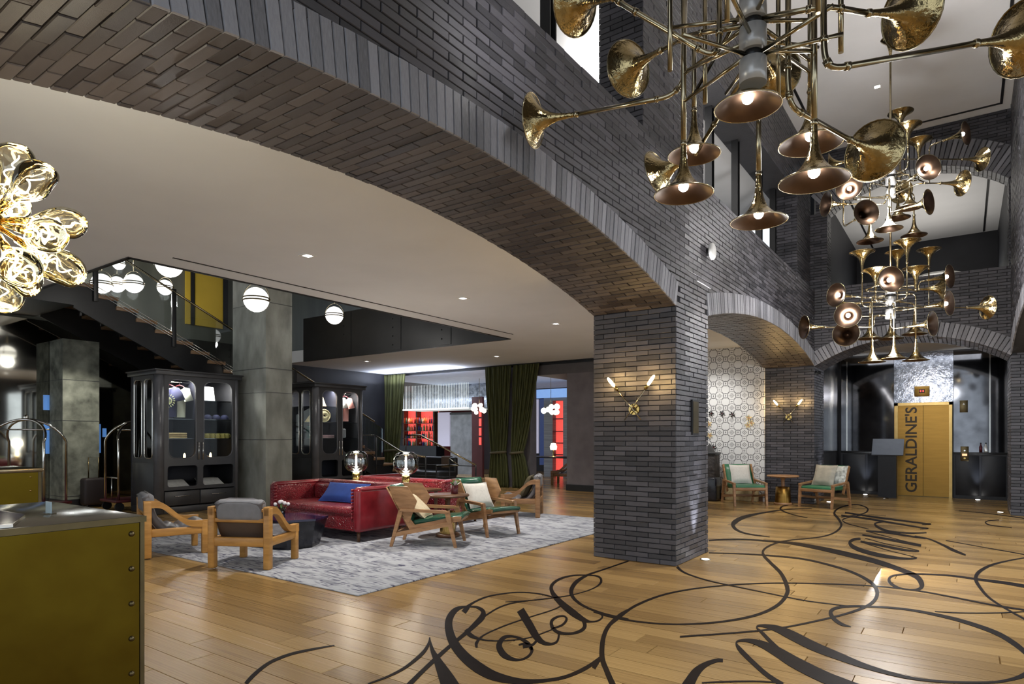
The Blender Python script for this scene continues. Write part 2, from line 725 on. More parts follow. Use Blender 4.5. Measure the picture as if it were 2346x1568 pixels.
def unit_brick():
    """unit brick: long axis x, height y, out of the wall z 0..1, chamfered front"""
    a, b = .012, .055
    return ([(-.5, -.5, 0), (.5, -.5, 0), (.5, .5, 0), (-.5, .5, 0),
             (-.5, -.5, .7), (.5, -.5, .7), (.5, .5, .7), (-.5, .5, .7),
             (-.5 + a, -.5 + b, 1), (.5 - a, -.5 + b, 1), (.5 - a, .5 - b, 1), (-.5 + a, .5 - b, 1)],
            [(0, 1, 5, 4), (1, 2, 6, 5), (2, 3, 7, 6), (3, 0, 4, 7), (4, 5, 9, 8), (5, 6, 10, 9), (6, 7, 11, 10), (7, 4, 8, 11), (8, 9, 10, 11)])


def brick_data(m):
    v, f = unit_brick()
    me = bpy.data.meshes.new('brick')
    me.from_pydata(v, [], f)
    me.materials.append(MATS[m])
    return me


BD = {}


def brick_tf(c, u, v, n, lu, lv, d):
    return Matrix(((u[0] * lu, v[0] * lv, n[0] * d, c[0]), (u[1] * lu, v[1] * lv, n[1] * d, c[1]), (u[2] * lu, v[2] * lv, n[2] * d, c[2]), (0, 0, 0, 1)))


def lay(parent, tfs, m, name, cap=300, rest='brickwork'):
    """the cap bricks that show largest become objects, the rest one mesh"""
    if m not in BD:
        BD[m] = brick_data(m)

    def size(t):
        p = t.translation
        if not seen(p, 30):
            return 0
        q = proj(p)
        nrm = Vector((t[0][2], t[1][2], t[2][2])).normalized()
        tocam = (Vector((0, 0, H)) - p).normalized()
        cs = nrm.dot(tocam)
        if cs <= 0:
            return 0
        return cs / (q[2] ** 2)
    order = sorted(tfs, key=size, reverse=True)
    vis = [t for t in order[:cap] if size(t) > 0] if cap else []
    other = order[len(vis):]
    for t in vis:
        o = bpy.data.objects.new(name, BD[m])
        COL.objects.link(o)
        o.parent = parent
        o.matrix_parent_inverse = Matrix()
        o.matrix_local = WM[parent.name].inverted() @ t
    if other:
        bv, bf = unit_brick()
        mb = MB()
        for t in other:
            mb.add([t @ Vector(p) for p in bv], bf)
        o = mb.build(rest, m, parent, world=True)
        o['kind'] = 'stuff'


def arc(s, s0, s1, zs, zc):
    hw, rise = (s1 - s0) / 2, zc - zs
    Rr = (hw * hw + rise * rise) / (2 * rise)
    d = s - (s0 + s1) / 2
    return zc - Rr + math.sqrt(max(0, Rr * Rr - d * d))


def arcade(name, P, N, U, s0, s1, ztop, opens, thick, zbot=0.0, capb=300, caps=300, ring=.275, ring_cap=300, faces=True, soffit=True, far=False):
    """wall of bricks along s with arched openings; P(s,n,z) world, N outward, U along"""
    N, U = Vector(N), Vector(U)

    def low(s):
        for (a, b, zs, zc) in opens:
            if a <= s <= b:
                return arc(s, a, b, zs, zc)
        return zbot
    cuts = sorted(set([s0, s1] + [k for o in opens for k in (o[0], o[1])]))
    mb = MB()
    inn = .016
    for a, b in zip(cuts[:-1], cuts[1:]):
        mid = (a + b) / 2
        op = [o for o in opens if o[0] <= mid <= o[1]]
        n = 24 if op else 1
        for k in range(n):
            p, q = a + (b - a) * k / n, a + (b - a) * (k + 1) / n
            zp = arc(p, *op[0]) + inn if op else zbot
            zq = arc(q, *op[0]) + inn if op else zbot
            pa = p if (op or p == s0) else p + inn
            qa = q if (op or q == s1) else q - inn
            vs_ = [P(pa, -inn, zp), P(qa, -inn, zq), P(qa, -inn, ztop), P(pa, -inn, ztop), P(pa, -thick, zp), P(qa, -thick, zq), P(qa, -thick, ztop), P(pa, -thick, ztop)]
            mb.add(vs_, [(0, 1, 2, 3), (5, 4, 7, 6), (0, 4, 5, 1), (3, 2, 6, 7), (0, 3, 7, 4), (1, 5, 6, 2)])
    w_ = mb.build(name, 'mortar')
    w_['kind'] = 'structure'
    fb, vb, sb = [], [], []
    if faces:
        rows = int((ztop - zbot) / BH)
        bh = (ztop - zbot) / rows
        for r in range(rows):
            z = zbot + (r + .5) * bh
            s = s0 - (BL / 2 if r % 2 else 0)
            while s < s1:
                a, b = max(s, s0), min(s + BL, s1)
                s += BL
                if b - a < .03:
                    continue
                for (oa, ob, zs, zc) in opens:     # keep bricks out of the openings
                    if z < zs and a < ob and b > oa:
                        if a < oa < b:
                            b = oa
                        elif a < ob < b:
                            a = ob
                        else:
                            a = b
                if b - a < .03:
                    continue
                c = (a + b) / 2
                if any(oa - .02 < c < ob + .02 and z < arc(min(max(c, oa), ob), oa, ob, zs, zc) + ring - .02 and z > zs - .03 for (oa, ob, zs, zc) in opens):
                    continue
                d = .016 + R.uniform(-.003, .004)
                fb.append(brick_tf(P(c, -inn, z), U, UP, N, b - a - .0065, bh - .0065, d))
        lay(w_, fb, 'brick', 'brick', capb)
    for (a, b, zs, zc) in opens:
        hw, rise = (b - a) / 2, zc - zs
        Rr = (hw * hw + rise * rise) / (2 * rise)
        sc_ = (a + b) / 2
        zo = zc - Rr
        g0 = math.asin(hw / Rr)
        n = int(2 * g0 * Rr / .073)
        for k in range(n):
            g = -g0 + 2 * g0 * (k + .5) / n
            rad = U * math.sin(g) + UP * math.cos(g)
            tan = U * math.cos(g) - UP * math.sin(g)
            wdt = 2 * g0 * Rr / n
            rm = Rr + ring / 2
            vb.append(brick_tf(P(sc_ + rm * math.sin(g), -inn, zo + rm * math.cos(g)), rad, tan, N, ring - .006, wdt - .005, .022 + R.uniform(-.003, .003)))
            if soffit:
                off = BL * .5 if k % 2 else 0
                t = -off
                while t < thick:
                    x0, x1 = max(t, 0), min(t + BL, thick)
                    t += BL
                    if x1 - x0 < .03:
                        continue
                    m_ = (x0 + x1) / 2
                    sb.append(brick_tf(P(sc_ + (Rr + inn) * math.sin(g), -m_, zo + (Rr + inn) * math.cos(g)), N, tan, -rad, x1 - x0 - .007, wdt - .006, .016 + R.uniform(-.003, .003)))
    lay(w_, vb, 'voussoir', 'voussoir', ring_cap, 'voussoir_band')
    if sb:
        lay(w_, sb, 'brick_soffit', 'soffit_brick', caps, 'soffit_brickwork')
    return w_


def pier(o, x0, x1, y0, y1, z0, z1, cap, sides, m='brick'):
    """brick pier: core and bricks on the given sides"""
    g = .016
    tfs = []
    rows = int((z1 - z0) / BH)
    bh = (z1 - z0) / rows
    for side in sides:
        if side in '-x+x':
            L_ = y1 - y0
        else:
            L_ = x1 - x0
        for r in range(rows):
            z = z0 + (r + .5) * bh
            s = -(BL / 2 if (r + (side in ('+x', '-x'))) % 2 else 0)
            while s < L_:
                a, b = max(s, 0), min(s + BL, L_)
                s += BL
                if b - a < .03:
                    continue
                c = (a + b) / 2
                d = g + R.uniform(-.003, .004)
                if side == '-y':
                    t = brick_tf((x0 + c, y0 + g, z), (1, 0, 0), (0, 0, 1), (0, -1, 0), b - a - .0065, bh - .0065, d)
                elif side == '+x':
                    t = brick_tf((x1 - g, y0 + c, z), (0, 1, 0), (0, 0, 1), (1, 0, 0), b - a - .0065, bh - .0065, d)
                elif side == '+y':
                    t = brick_tf((x0 + c, y1 - g, z), (-1, 0, 0), (0, 0, 1), (0, 1, 0), b - a - .0065, bh - .0065, d)
                else:
                    t = brick_tf((x0 + g, y0 + c, z), (0, -1, 0), (0, 0, 1), (-1, 0, 0), b - a - .0065, bh - .0065, d)
                tfs.append(t)
    MB().box(x0 + g, x1 - g, y0 + g, y1 - g, z0, z1).build('core', 'mortar', o, world=True)
    lay(o, tfs, m, 'brick', cap)


AX = -2.53       # atrium face of the left arcade
AT = 1.0         # arcade thickness
ZP = 4.40        # parapet top
YE = 14.25       # face of the end wall
XR = .65         # atrium face of the right arcade
A1 = (.1, 6.58, 2.80, 3.235)
A2 = (7.62, 14.25, 2.85, 3.21)

# left arcade: spandrels and parapet over two arches
wl = arcade('wall_left', lambda s, n, z: Vector((AX + n, s, z)), (1, 0, 0), (0, 1, 0), -3.5, 14.25, ZP,
            [(-7.4, -.95, 2.8, 3.235), A1, A2], AT, zbot=2.80)
wl['label'] = 'charcoal brick arcade wall with two wide segmental arches'
# the brick pillar between the arches
p1_ = thing('brick_pillar', 'square charcoal brick pillar carrying the arches, with a two-bulb sconce', 'pillar', (-3.03, 7.1, 0))
pier(p1_, -3.53, AX, 6.58, 7.62, 0, 2.80, 300, ['-y', '+x'])
p0_ = thing('brick_pillar', 'charcoal brick pillar at the near end of the wide arch beside the brass counter', 'pillar', (-3.03, -.43, 0))
pier(p0_, -3.53, AX, -.95, .1, 0, 2.80, 0, ['+x', '+y'])
# end pillar behind the green chairs
p2_ = thing('brick_pillar', 'charcoal brick pillar behind two green lounge chairs, with a small lit sconce', 'pillar', (-3.0, 14.8, 0))
pier(p2_, -3.53, AX, 14.25, 15.32, 0, 4.40, 300, ['-y', '+x'])
# end wall with the lift arch below and a blind arch above
we = arcade('wall_far', lambda s, n, z: Vector((s, YE - n, z)), (0, -1, 0), (1, 0, 0), AX, XR + 1.05, 4.42, [(AX, XR, 2.83, 3.30)], 1.05, zbot=2.83,
            capb=300, caps=200)
we['label'] = 'charcoal brick end wall with an arch to the lift lobby'
p3_ = thing('brick_pillar', 'charcoal brick pillar right of the lift lobby arch', 'pillar', (1.2, 14.8, 0))
pier(p3_, XR, XR + 1.05, 14.25, 15.32, 0, 2.83, 200, ['-y', '-x'])
we2 = arcade('wall_upper_far', lambda s, n, z: Vector((s, YE + .12 - n, z)), (0, -1, 0), (1, 0, 0), AX, XR + 1.05, 7.25, [(AX + .22, XR - .02, 6.0, 6.52)], .45, zbot=6.0,
             capb=120, caps=0, ring=.5, ring_cap=100)
for i, (a, b) in enumerate(((AX - .3, AX + .22), (XR - .02, XR + 1.05))):
    q = thing('brick_pillar', ['upper brick pilaster at the left jamb of the high blind arch', 'upper brick pilaster at the right jamb of the high blind arch'][i], 'pilaster', ((a + b) / 2, YE + .35, 4.42))
    pier(q, a, b, YE + .12, YE + .57, 4.42, 6.0, 0, ['-y', '+x' if i == 0 else '-x'])
# right arcade, mostly beyond the frame
wr = arcade('wall_right', lambda s, n, z: Vector((XR - n, s, z)), (-1, 0, 0), (0, -1, 0), -14.25, 4.0, 7.25, [], AT, zbot=3.3, capb=0) if False else None
mb = MB()


def PR(s, n, z):
    return Vector((XR - n, s, z))


wr = arcade('wall_right', PR, (-1, 0, 0), (0, 1, 0), -2, 14.25, 7.25, [A1, A2], AT, zbot=2.80, capb=200, caps=0, ring_cap=0, soffit=False)
wr['label'] = 'charcoal brick side wall of the atrium opposite the lounge'
p4_ = thing('brick_pillar', 'charcoal brick pillar of the arcade opposite the lounge', 'pillar', (1.15, 7.1, 0))
pier(p4_, XR, XR + 1, 6.58, 7.62, 0, 2.80, 0, ['-x', '-y'])

# ---------------------------------------------------------------- floor
mb = MB().box(-22, 8, -5, 24, -.06, -.012)
fl = struct('floor', mb, 'oak_gap', 'wide honey oak plank floor with dark painted script and flourishes')
WM[fl.name] = Matrix()
UPV = ([(-.5, -.5, 0), (.5, -.5, 0), (.5, .5, 0), (-.5, .5, 0), (-.498, -.485, 1), (.498, -.485, 1), (.498, .485, 1), (-.498, .485, 1)],
       [(0, 1, 5, 4), (1, 2, 6, 5), (2, 3, 7, 6), (3, 0, 4, 7), (4, 5, 6, 7)])
pd = bpy.data.meshes.new('plank')
pd.from_pydata(*[UPV[0], [], UPV[1]])
pd.materials.append(MATS['oak'])
planks = []
PW = .18
y = -3.0
while y < 22:
    x = -20 + R.uniform(-2, 0)
    while x < 7:
        l = R.uniform(1.3, 2.5)
        planks.append((x + l / 2, y + PW / 2, l))
        x += l
    y += PW


def psize(p):
    best = 0
    for k in (-.4, 0, .4):
        q = proj((p[0] + k * p[2], p[1], 0))
        if q and -40 < q[0] < 2386 and q[1] < 1600:
            x_, y_ = p[0] + k * p[2], p[1]
            if -9 < x_ < -4.33 and 3.74 < y_ < 9.6:
                continue
            if x_ < -9 and y_ < 13:
                continue
            best = max(best, 1 / q[2] ** 2)
    return best


planks.sort(key=psize, reverse=True)
for i, (x, y, l) in enumerate(planks[:300]):
    o = bpy.data.objects.new('plank', pd)
    COL.objects.link(o)
    o.parent = fl
    o.location = (x, y, -.012)
    o.scale = (l, PW, .012)
mb = MB()
for (x, y, l) in planks[300:]:
    mb.add([(x + p[0] * l, y + p[1] * PW, -.012 + p[2] * .012) for p in UPV[0]], UPV[1])
o = mb.build('plank_field', 'oak', fl)
o['kind'] = 'stuff'

# painted script and flourishes, traced stroke by stroke and laid on the floor
Z1 = (540, 1150, 900 / 2346)
Z2 = (1360, 1150, 986 / 2346)
STROKES = [
 # word with the tall first letter, near the pillar
 (Z1, 'f', [(60, 1090, 22), (110, 1035, 22), (200, 965, 18), (320, 915, 16), (450, 885, 13), (590, 860, 6)]),
 (Z1, 'l', [(790, 1090, 8), (900, 1050, 12), (1000, 1000, 16), (1080, 940, 20), (1130, 890, 20), (1156, 840, 14), (1158, 812, 8)]),
 (Z1, 'l', [(1158, 822, 8), (1175, 890, 24), (1205, 950, 45), (1240, 1020, 75), (1275, 1090, 100), (1310, 1160, 110)]),
 (Z1, 'l', [(980, 1150, 28), (1040, 1090, 28), (1120, 1010, 24), (1200, 935, 24), (1290, 855, 20), (1370, 790, 22), (1430, 735, 30), (1472, 690, 34), (1476, 655, 24), (1440, 632, 14), (1395, 628, 8)]),
 (Z1, 'l', [(1400, 628, 6), (1350, 632, 16), (1305, 655, 32), (1275, 705, 42), (1275, 770, 48), (1305, 850, 56), (1370, 930, 62), (1460, 1000, 66), (1560, 1048, 54), (1700, 1075, 34), (1850, 1070, 20), (1980, 1045, 20), (2100, 990, 22), (2180, 930, 14)]),
 (Z1, 'f', [(1362, 662, 30), (1382, 636, 26), (1410, 610, 12), (1470, 580, 9), (1550, 558, 7), (1680, 543, 6), (1800, 550, 6), (1890, 570, 7), (1940, 595, 9), (1945, 617, 8), (1900, 645, 6), (1760, 690, 6), (1640, 730, 7), (1540, 770, 7), (1480, 800, 8), (1452, 825, 14), (1437, 850, 18), (1440, 875, 12)]),
 (Z1, 'l', [(1610, 600, 3), (1750, 592, 5), (1900, 575, 6), (2000, 560, 5), (2100, 533, 5), (2160, 505, 8), (2183, 475, 14), (2165, 448, 9), (2100, 440, 6), (2010, 443, 8), (1935, 463, 12), (1888, 500, 18), (1892, 545, 24), (1940, 603, 34), (2010, 662, 40), (2075, 705, 28), (2120, 718, 10), (2165, 712, 9), (2190, 690, 10), (2178, 668, 8)]),
 (Z1, 'f', [(2346, 355, 7), (2200, 405, 7), (2100, 440, 12), (2030, 485, 22), (2003, 540, 24), (2030, 590, 16), (2100, 635, 12), (2200, 670, 9), (2300, 693, 8), (2346, 703, 8)]),
 (Z1, 'l', [(1375, 765, 22), (1400, 797, 26), (1445, 818, 14), (1520, 832, 7), (1640, 830, 6), (1760, 812, 6), (1890, 765, 6)]),
 (Z1, 'l', [(1890, 760, 8), (1950, 738, 12), (1976, 705, 14), (1960, 685, 8), (1920, 690, 12), (1887, 715, 18), (1893, 755, 20), (1930, 783, 18), (2000, 790, 14), (2060, 773, 18), (2085, 745, 22), (2075, 708, 20)]),
 (Z1, 'l', [(1700, 648, 46), (1750, 730, 46), (1798, 810, 40), (1840, 845, 24), (1885, 852, 14), (1920, 835, 12), (1932, 790, 12)]),
 (Z1, 'l', [(1480, 690, 8), (1560, 640, 8), (1640, 610, 7), (1750, 592, 6)]),
 (Z1, 'l', [(1690, 858, 8), (1725, 850, 14), (1757, 862, 16), (1770, 890, 16), (1748, 925, 14), (1700, 946, 12), (1645, 940, 24), (1595, 910, 38), (1573, 860, 34), (1600, 815, 22), (1650, 806, 12), (1705, 822, 16), (1748, 852, 24), (1768, 888, 16)]),
 (Z1, 'l', [(1715, 868, 20), (1770, 858, 14), (1800, 828, 14)]),
 (Z1, 'f', [(2290, 1160, 36), (2250, 1090, 34), (2215, 1010, 30), (2192, 950, 30), (2187, 890, 30), (2197, 810, 26), (2227, 745, 22), (2290, 680, 16), (2346, 648, 13)]),
 # flourishes
 (Z2, 'f', [(0, 910, 22), (30, 865, 16), (45, 845, 16)]),
 (Z2, 'f', [(95, 668, 14), (135, 637, 13), (220, 573, 12), (360, 515, 9), (520, 480, 7), (720, 457, 6), (900, 447, 6), (1080, 445, 6), (1300, 450, 6), (1540, 462, 6), (1740, 483, 7), (1950, 520, 7), (2150, 560, 8), (2360, 594, 9)]),
 (Z2, 'f', [(0, 600, 10), (120, 635, 9), (280, 660, 8), (450, 670, 7), (640, 662, 9), (800, 640, 11), (920, 608, 13), (1010, 560, 17), (1055, 500, 22), (1050, 450, 22), (1020, 390, 18), (960, 330, 15), (925, 290, 14), (930, 260, 10), (980, 232, 8), (1060, 212, 6), (1180, 200, 5), (1260, 188, 6), (1320, 165, 9), (1350, 130, 11), (1335, 95, 12), (1312, 65, 11), (1330, 40, 7), (1380, 22, 6), (1440, 17, 5), (1488, 33, 6), (1493, 50, 8), (1465, 66, 5), (1350, 85, 4)]),
 (Z2, 'l', [(628, 212, 7), (720, 207, 8), (850, 208, 8), (1000, 220, 10), (1100, 230, 16), (1250, 258, 22), (1400, 292, 26), (1550, 330, 26), (1680, 375, 24), (1760, 410, 26), (1788, 450, 28), (1778, 475, 16), (1740, 481, 8), (1680, 475, 8), (1630, 455, 14), (1610, 430, 16), (1627, 407, 10), (1700, 396, 7), (1800, 396, 8), (1950, 405, 9), (2100, 425, 12), (2250, 445, 16), (2360, 464, 18)]),
 (Z2, 'f', [(628, 280, 5), (800, 285, 6), (1000, 298, 8), (1150, 315, 9), (1300, 350, 10), (1420, 390, 12), (1510, 440, 16), (1545, 490, 20), (1530, 540, 18), (1470, 580, 14), (1350, 620, 10), (1200, 655, 9), (1050, 685, 8), (900, 705, 8), (700, 722, 8), (470, 738, 9)]),
 (Z2, 'f', [(455, 356, 14), (500, 390, 8), (620, 430, 6), (780, 465, 5), (950, 500, 5), (1150, 540, 5), (1300, 560, 5), (1400, 572, 5)]),
 (Z2, 'l', [(1403, 684, 4), (1355, 671, 16), (1312, 642, 20), (1292, 608, 22), (1312, 585, 16), (1380, 573, 12), (1500, 573, 10), (1700, 588, 11), (1900, 625, 16), (2050, 665, 20), (2200, 720, 24), (2300, 780, 26), (2360, 830, 24)]),
 (Z2, 'l', [(2360, 942, 30), (2280, 970, 16), (2150, 988, 12), (1900, 983, 12), (1700, 958, 16), (1500, 905, 26), (1350, 850, 40), (1200, 790, 50), (1080, 730, 50), (1000, 695, 36), (940, 680, 20), (900, 679, 12), (890, 690, 8), (920, 718, 16), (980, 780, 20), (1040, 830, 16), (1105, 870, 6)]),
 (Z2, 'l', [(1480, 1040, 60), (1350, 993, 62), (1250, 955, 66), (1100, 880, 64), (1000, 820, 54), (920, 780, 38), (850, 760, 22), (795, 760, 12), (778, 775, 10), (800, 810, 24), (870, 880, 24), (950, 950, 24), (1030, 1000, 24)]),
 (Z2, 'l', [(500, 1030, 70), (520, 993, 60), (560, 930, 46), (610, 890, 28), (670, 868, 20), (705, 868, 18)]),
 (Z2, 'f', [(590, 990, 6), (740, 983, 8), (900, 982, 7), (1020, 990, 6)]),
 (Z2, 'f', [(2360, 305, 5), (2250, 325, 7), (2160, 350, 12), (2100, 385, 18), (2083, 420, 20), (2100, 460, 16), (2150, 520, 12), (2230, 575, 9), (2360, 648, 10)]),
 (Z2, 'f', [(1860, 600, 4), (2000, 608, 5), (2200, 608, 5), (2360, 600, 5)]),
 (Z2, 'f', [(1165, 88, 3), (1100, 75, 4), (1040, 55, 6), (1018, 40, 9), (1030, 26, 7), (1060, 20, 3)]),
 (Z2, 'f', [(1190, 38, 3), (1060, 42, 4), (920, 62, 8), (820, 85, 18), (768, 113, 24), (762, 135, 18), (790, 160, 10), (850, 178, 7), (960, 193, 4)]),
 (Z2, 'f', [(2210, 100, 4), (2152, 105, 4), (2137, 116, 6), (2170, 130, 4), (2280, 142, 3)]),
 (Z2, 'f', [(1990, 50, 2), (2150, 65, 3), (2360, 93, 4)]),
 (Z2, 'f', [(1920, 212, 3), (2100, 245, 3), (2360, 291, 4)]),
 # second word, running away from the camera
 (Z2, 'l', [(1370, 60, 9), (1500, 80, 9), (1650, 100, 9), (1800, 119, 8), (1838, 123, 5), (1790, 125, 4)]),
 (Z2, 'l', [(1350, 75, 8), (1500, 95, 9), (1650, 120, 9), (1780, 141, 7), (1825, 147, 5), (1780, 150, 3)]),
 (Z2, 'l', [(1650, 118, 5), (1580, 111, 5), (1533, 122, 9), (1562, 146, 12), (1620, 164, 10), (1720, 172, 8), (1815, 170, 6)]),
 (Z2, 'l', [(1485, 160, 8), (1600, 170, 10), (1700, 185, 9), (1810, 203, 5)]),
 (Z2, 'l', [(1465, 182, 8), (1600, 205, 12), (1700, 225, 13), (1785, 240, 13)]),
 (Z2, 'l', [(1485, 162, 3), (1550, 178, 3), (1690, 215, 3), (1770, 232, 3)]),
 (Z2, 'l', [(1455, 218, 10), (1560, 238, 12), (1680, 262, 12), (1770, 272, 6), (1740, 260, 3), (1600, 232, 3), (1480, 200, 3)]),
 (Z2, 'l', [(1455, 203, 12), (1420, 207, 14), (1397, 222, 16), (1412, 245, 20), (1470, 270, 22), (1570, 295, 20), (1690, 311, 12), (1760, 309, 6), (1720, 295, 3), (1600, 265, 3), (1480, 228, 4)]),
 (Z2, 'l', [(1460, 75, 4), (1385, 88, 5), (1357, 102, 5), (1390, 122, 4), (1500, 150, 3)]),
 (Z2, 'l', [(1750, 187, 4), (1830, 205, 6), (1900, 235, 10), (1960, 265, 14), (2028, 292, 8)]),
]


def smooth_path(p, k=6):
    out = []
    n = len(p)
    for i in range(n - 1):
        a, b, c, d = p[max(i - 1, 0)], p[i], p[i + 1], p[min(i + 2, n - 1)]
        for j in range(k):
            t = j / k
            out.append(tuple(.5 * (2 * b[q] + (c[q] - a[q]) * t + (2 * a[q] - 5 * b[q] + 4 * c[q] - d[q]) * t * t + (3 * b[q] - a[q] - 3 * c[q] + d[q]) * t ** 3) for q in range(len(b))))
    out.append(p[-1])
    return out


zl = .0022
for (ox, oy, k), kind, pts in STROKES:
    ps = [(ox + x * k, oy + y * k, max(1.2, w_ * k)) for x, y, w_ in smooth_path(pts)]
    L_, R_ = [], []
    for i, (x, y, w_) in enumerate(ps):
        a, b = ps[max(i - 1, 0)], ps[min(i + 1, len(ps) - 1)]
        dx, dy = b[0] - a[0], b[1] - a[1]
        d = math.hypot(dx, dy) or 1
        nx, ny = -dy / d * w_ / 2, dx / d * w_ / 2
        L_.append(onz(x + nx, y + ny))
        R_.append(onz(x - nx, y - ny))
    mb = MB()
    n = len(ps)
    zl += .00003
    vs_ = [(p.x, p.y, zl) for p in L_] + [(p.x, p.y, zl) for p in R_] + [(p.x, p.y, -.004) for p in L_] + [(p.x, p.y, -.004) for p in R_]
    fs = []
    for i in range(n - 1):
        fs += [(i, n + i, n + i + 1, i + 1), (i, i + 1, 2 * n + i + 1, 2 * n + i), (n + i, 3 * n + i, 3 * n + i + 1, n + i + 1)]
    mb.add(vs_, fs).build('painted_letter_stroke' if kind == 'l' else 'painted_flourish', 'floor_ink', fl)

# ---------------------------------------------------------------- lounge ceiling with the stair void
ZC = 3.35
XV, YV0, YV1 = -7.40, 3.2, 10.35
mb = MB()
mb.box(XV, AX - AT + .02, -3.5, 14.19, ZC, ZC + .35)
mb.box(-16.0, XV, -3.5, YV0, ZC, ZC + .35)
mb.box(-16.0, XV, YV1, 14.19, ZC, ZC + .30)
cl = struct('ceiling', mb, 'plaster_warm', 'white plaster lounge ceiling with a rectangular stair void')
for i, (x, y0, y1) in enumerate(((-7.04, 3.5, 9.9), )):
    t = struct('trim_%d' % (i + 1), MB().box(x - .012, x + .012, y0, y1, ZC - .006, ZC + .01), 'black_steel')
# void lining and the far fascia with bolt heads
mb = MB().box(XV - .04, XV - .002, YV0, YV1, ZC - .012, 4.3)
struct('trim_2', mb, 'black_steel')
mb = MB().box(-16, XV, YV0 + .002, YV0 + .04, ZC - .012, 4.3)
struct('trim_3', mb, 'black_steel')
fa = struct('trim_4', MB().box(-14.0, XV - .02, YV1 - .05, YV1 + .002, ZC - .015, 4.45), 'black_steel', 'black steel fascia of the stair void')
WM[fa.name] = Matrix()
for x in (-9.1, -10.6, -12.3):
    MB().box(x - .16, x + .16, YV1 - .062, YV1 - .049, ZC + .02, 4.42).build('fascia_plate', 'black_steel', fa)
    for k in range(5):
        MB().ball((x - .1, YV1 - .065, ZC + .15 + k * .2), .018, 8).build('bolt_head', 'black_plastic', fa)

# atrium ceiling with two dark slots
mb = MB().box(AX - 1.2, XR + .4, -3.5, YE + .6, 7.25, 7.4)
ac = struct('ceiling_atrium', mb, 'plaster', 'white plaster ceiling high over the atrium')
for i, (a, b, c, d) in enumerate(((.49, .53, -3, 14.08), (-2.37, -2.33, -3, 14.08), (-2.33, .49, 14.04, 14.08))):
    struct('trim_%d' % (5 + i), MB().box(a, b, c, d, 7.235, 7.26), 'black_steel')

# upper gallery behind the left parapet: brick piers, lintel, white ceiling, steel posts
wu = arcade('wall_upper_left', lambda s, n, z: Vector((AX - .10 + n, s, z)), (1, 0, 0), (0, 1, 0), -3.5, 14.4, 7.25, [], .5, zbot=6.05, capb=0)
wu['label'] = 'charcoal brick lintel band above the upper gallery openings'
for i, (a, b, lb) in enumerate(((5.95, 7.75, 'upper brick pier over the square pillar, between two gallery openings'), (13.1, 14.375, 'upper brick pier where the gallery meets the end wall'), (-3.5, 2.2, 'upper brick pier over the near arch'))):
    q = thing('brick_pier', lb, 'pier', (-3, (a + b) / 2, ZP))
    pier(q, -3.13, AX - .10, a, b, ZP, 6.05, 150 if i == 0 else 0, ['+x', '-y', '+y'])
mb = MB().box(-9.5, -3.14, 2.0, 14.4, 6.3, 6.4)
struct('ceiling_gallery', mb, 'plaster', 'white ceiling of the upper gallery')
struct('floor_gallery', MB().box(-7.44, -3.5, -3.5, 14.25, 3.72, 4.25), 'dark_grey')
mb = MB().box(-7.3, -7.2, 2.0, 14.4, 4.25, 6.3)
struct('wall_gallery', mb, 'plaster', 'white back wall of the upper gallery')
struct('wall_gallery_light_block', MB().box(-7.3, -3.1, 2.0, 2.1, 4.25, 6.3), 'plaster')  # unseen wall added to keep outside light out of the gallery
for i, y in enumerate((3.2, 4.68, 8.95, 10.2, 11.6, 12.6)):
    q = thing('steel_post', 'dark riveted steel post standing in the upper gallery opening', 'post', (-2.95, y, ZP), group='steel posts of the gallery')
    MB().box(-.05, .05, -.055, -.04, 0, 1.66).build('flange', 'black_steel', q)
    MB().box(-.05, .05, .04, .055, 0, 1.66).build('flange', 'black_steel', q)
    MB().box(-.012, .012, -.04, .04, 0, 1.66).build('web', 'black_steel', q)
    MB().box(-.07, .07, -.08, .08, 0, .02).build('base_plate', 'black_steel', q)
# top rail of the gallery
for (a, b, lb) in ((2.2, 5.95, 'dark steel rail along the gallery parapet over the wide arch'), (7.75, 13.1, 'dark steel rail along the gallery parapet over the arch by the green chairs')):
    q = thing('gallery_rail', lb, 'railing', (-3.02, (a + b) / 2, 4.62))
    MB().box(-3.05, -2.998, a, b, 4.62, 4.66).build('rail', 'black_steel', q, world=True)

# room added behind the high blind arch, standing in for its mirror's reflection
mb = MB().box(AX - .3, XR + 1, 14.8, 21.5, 6.9, 7.0)
struct('ceiling_reflected_room', mb, 'plaster', 'white ceiling standing in for the mirror reflection in the high blind arch')
struct('trim_8', MB().box(.38, .42, 15.0, 21.2, 6.885, 6.91), 'black_steel')
struct('trim_9', MB().box(-2.22, -2.18, 15.0, 21.2, 6.885, 6.91), 'black_steel')
struct('wall_reflected_room_left', MB().box(AX - .3, AX - .1, 14.8, 21.5, 4.4, 6.9), 'dark_wall')
struct('wall_reflected_room_right', MB().box(XR + .05, XR + .25, 14.8, 21.5, 4.4, 6.9), 'dark_wall')
mb = MB()
for k in range(20):
    xa, xb = -1.75 + 2.25 * k / 20, -1.75 + 2.25 * (k + 1) / 20
    za, zb = arc(xa, -1.75, .5, 5.55, 6.0), arc(xb, -1.75, .5, 5.55, 6.0)
    mb.add([(xa, 21.3, za), (xb, 21.3, zb), (xb, 21.3, 7), (xa, 21.3, 7), (xa, 21.5, za), (xb, 21.5, zb), (xb, 21.5, 7), (xa, 21.5, 7)],
           [(0, 1, 2, 3), (0, 4, 5, 1), (4, 7, 6, 5)])
mb.box(AX - .3, -1.75, 21.3, 21.5, 4.4, 7)
mb.box(.5, XR + .2, 21.3, 21.5, 4.4, 7)
mb.box(-1.75, .5, 21.3, 21.5, 4.4, 5.0)
struct('wall_reflected_room_far', mb, 'dark_wall')
struct('ceiling_reflected_inner', MB().box(-3, 2, 21.5, 27, 6.1, 6.2), 'plaster')
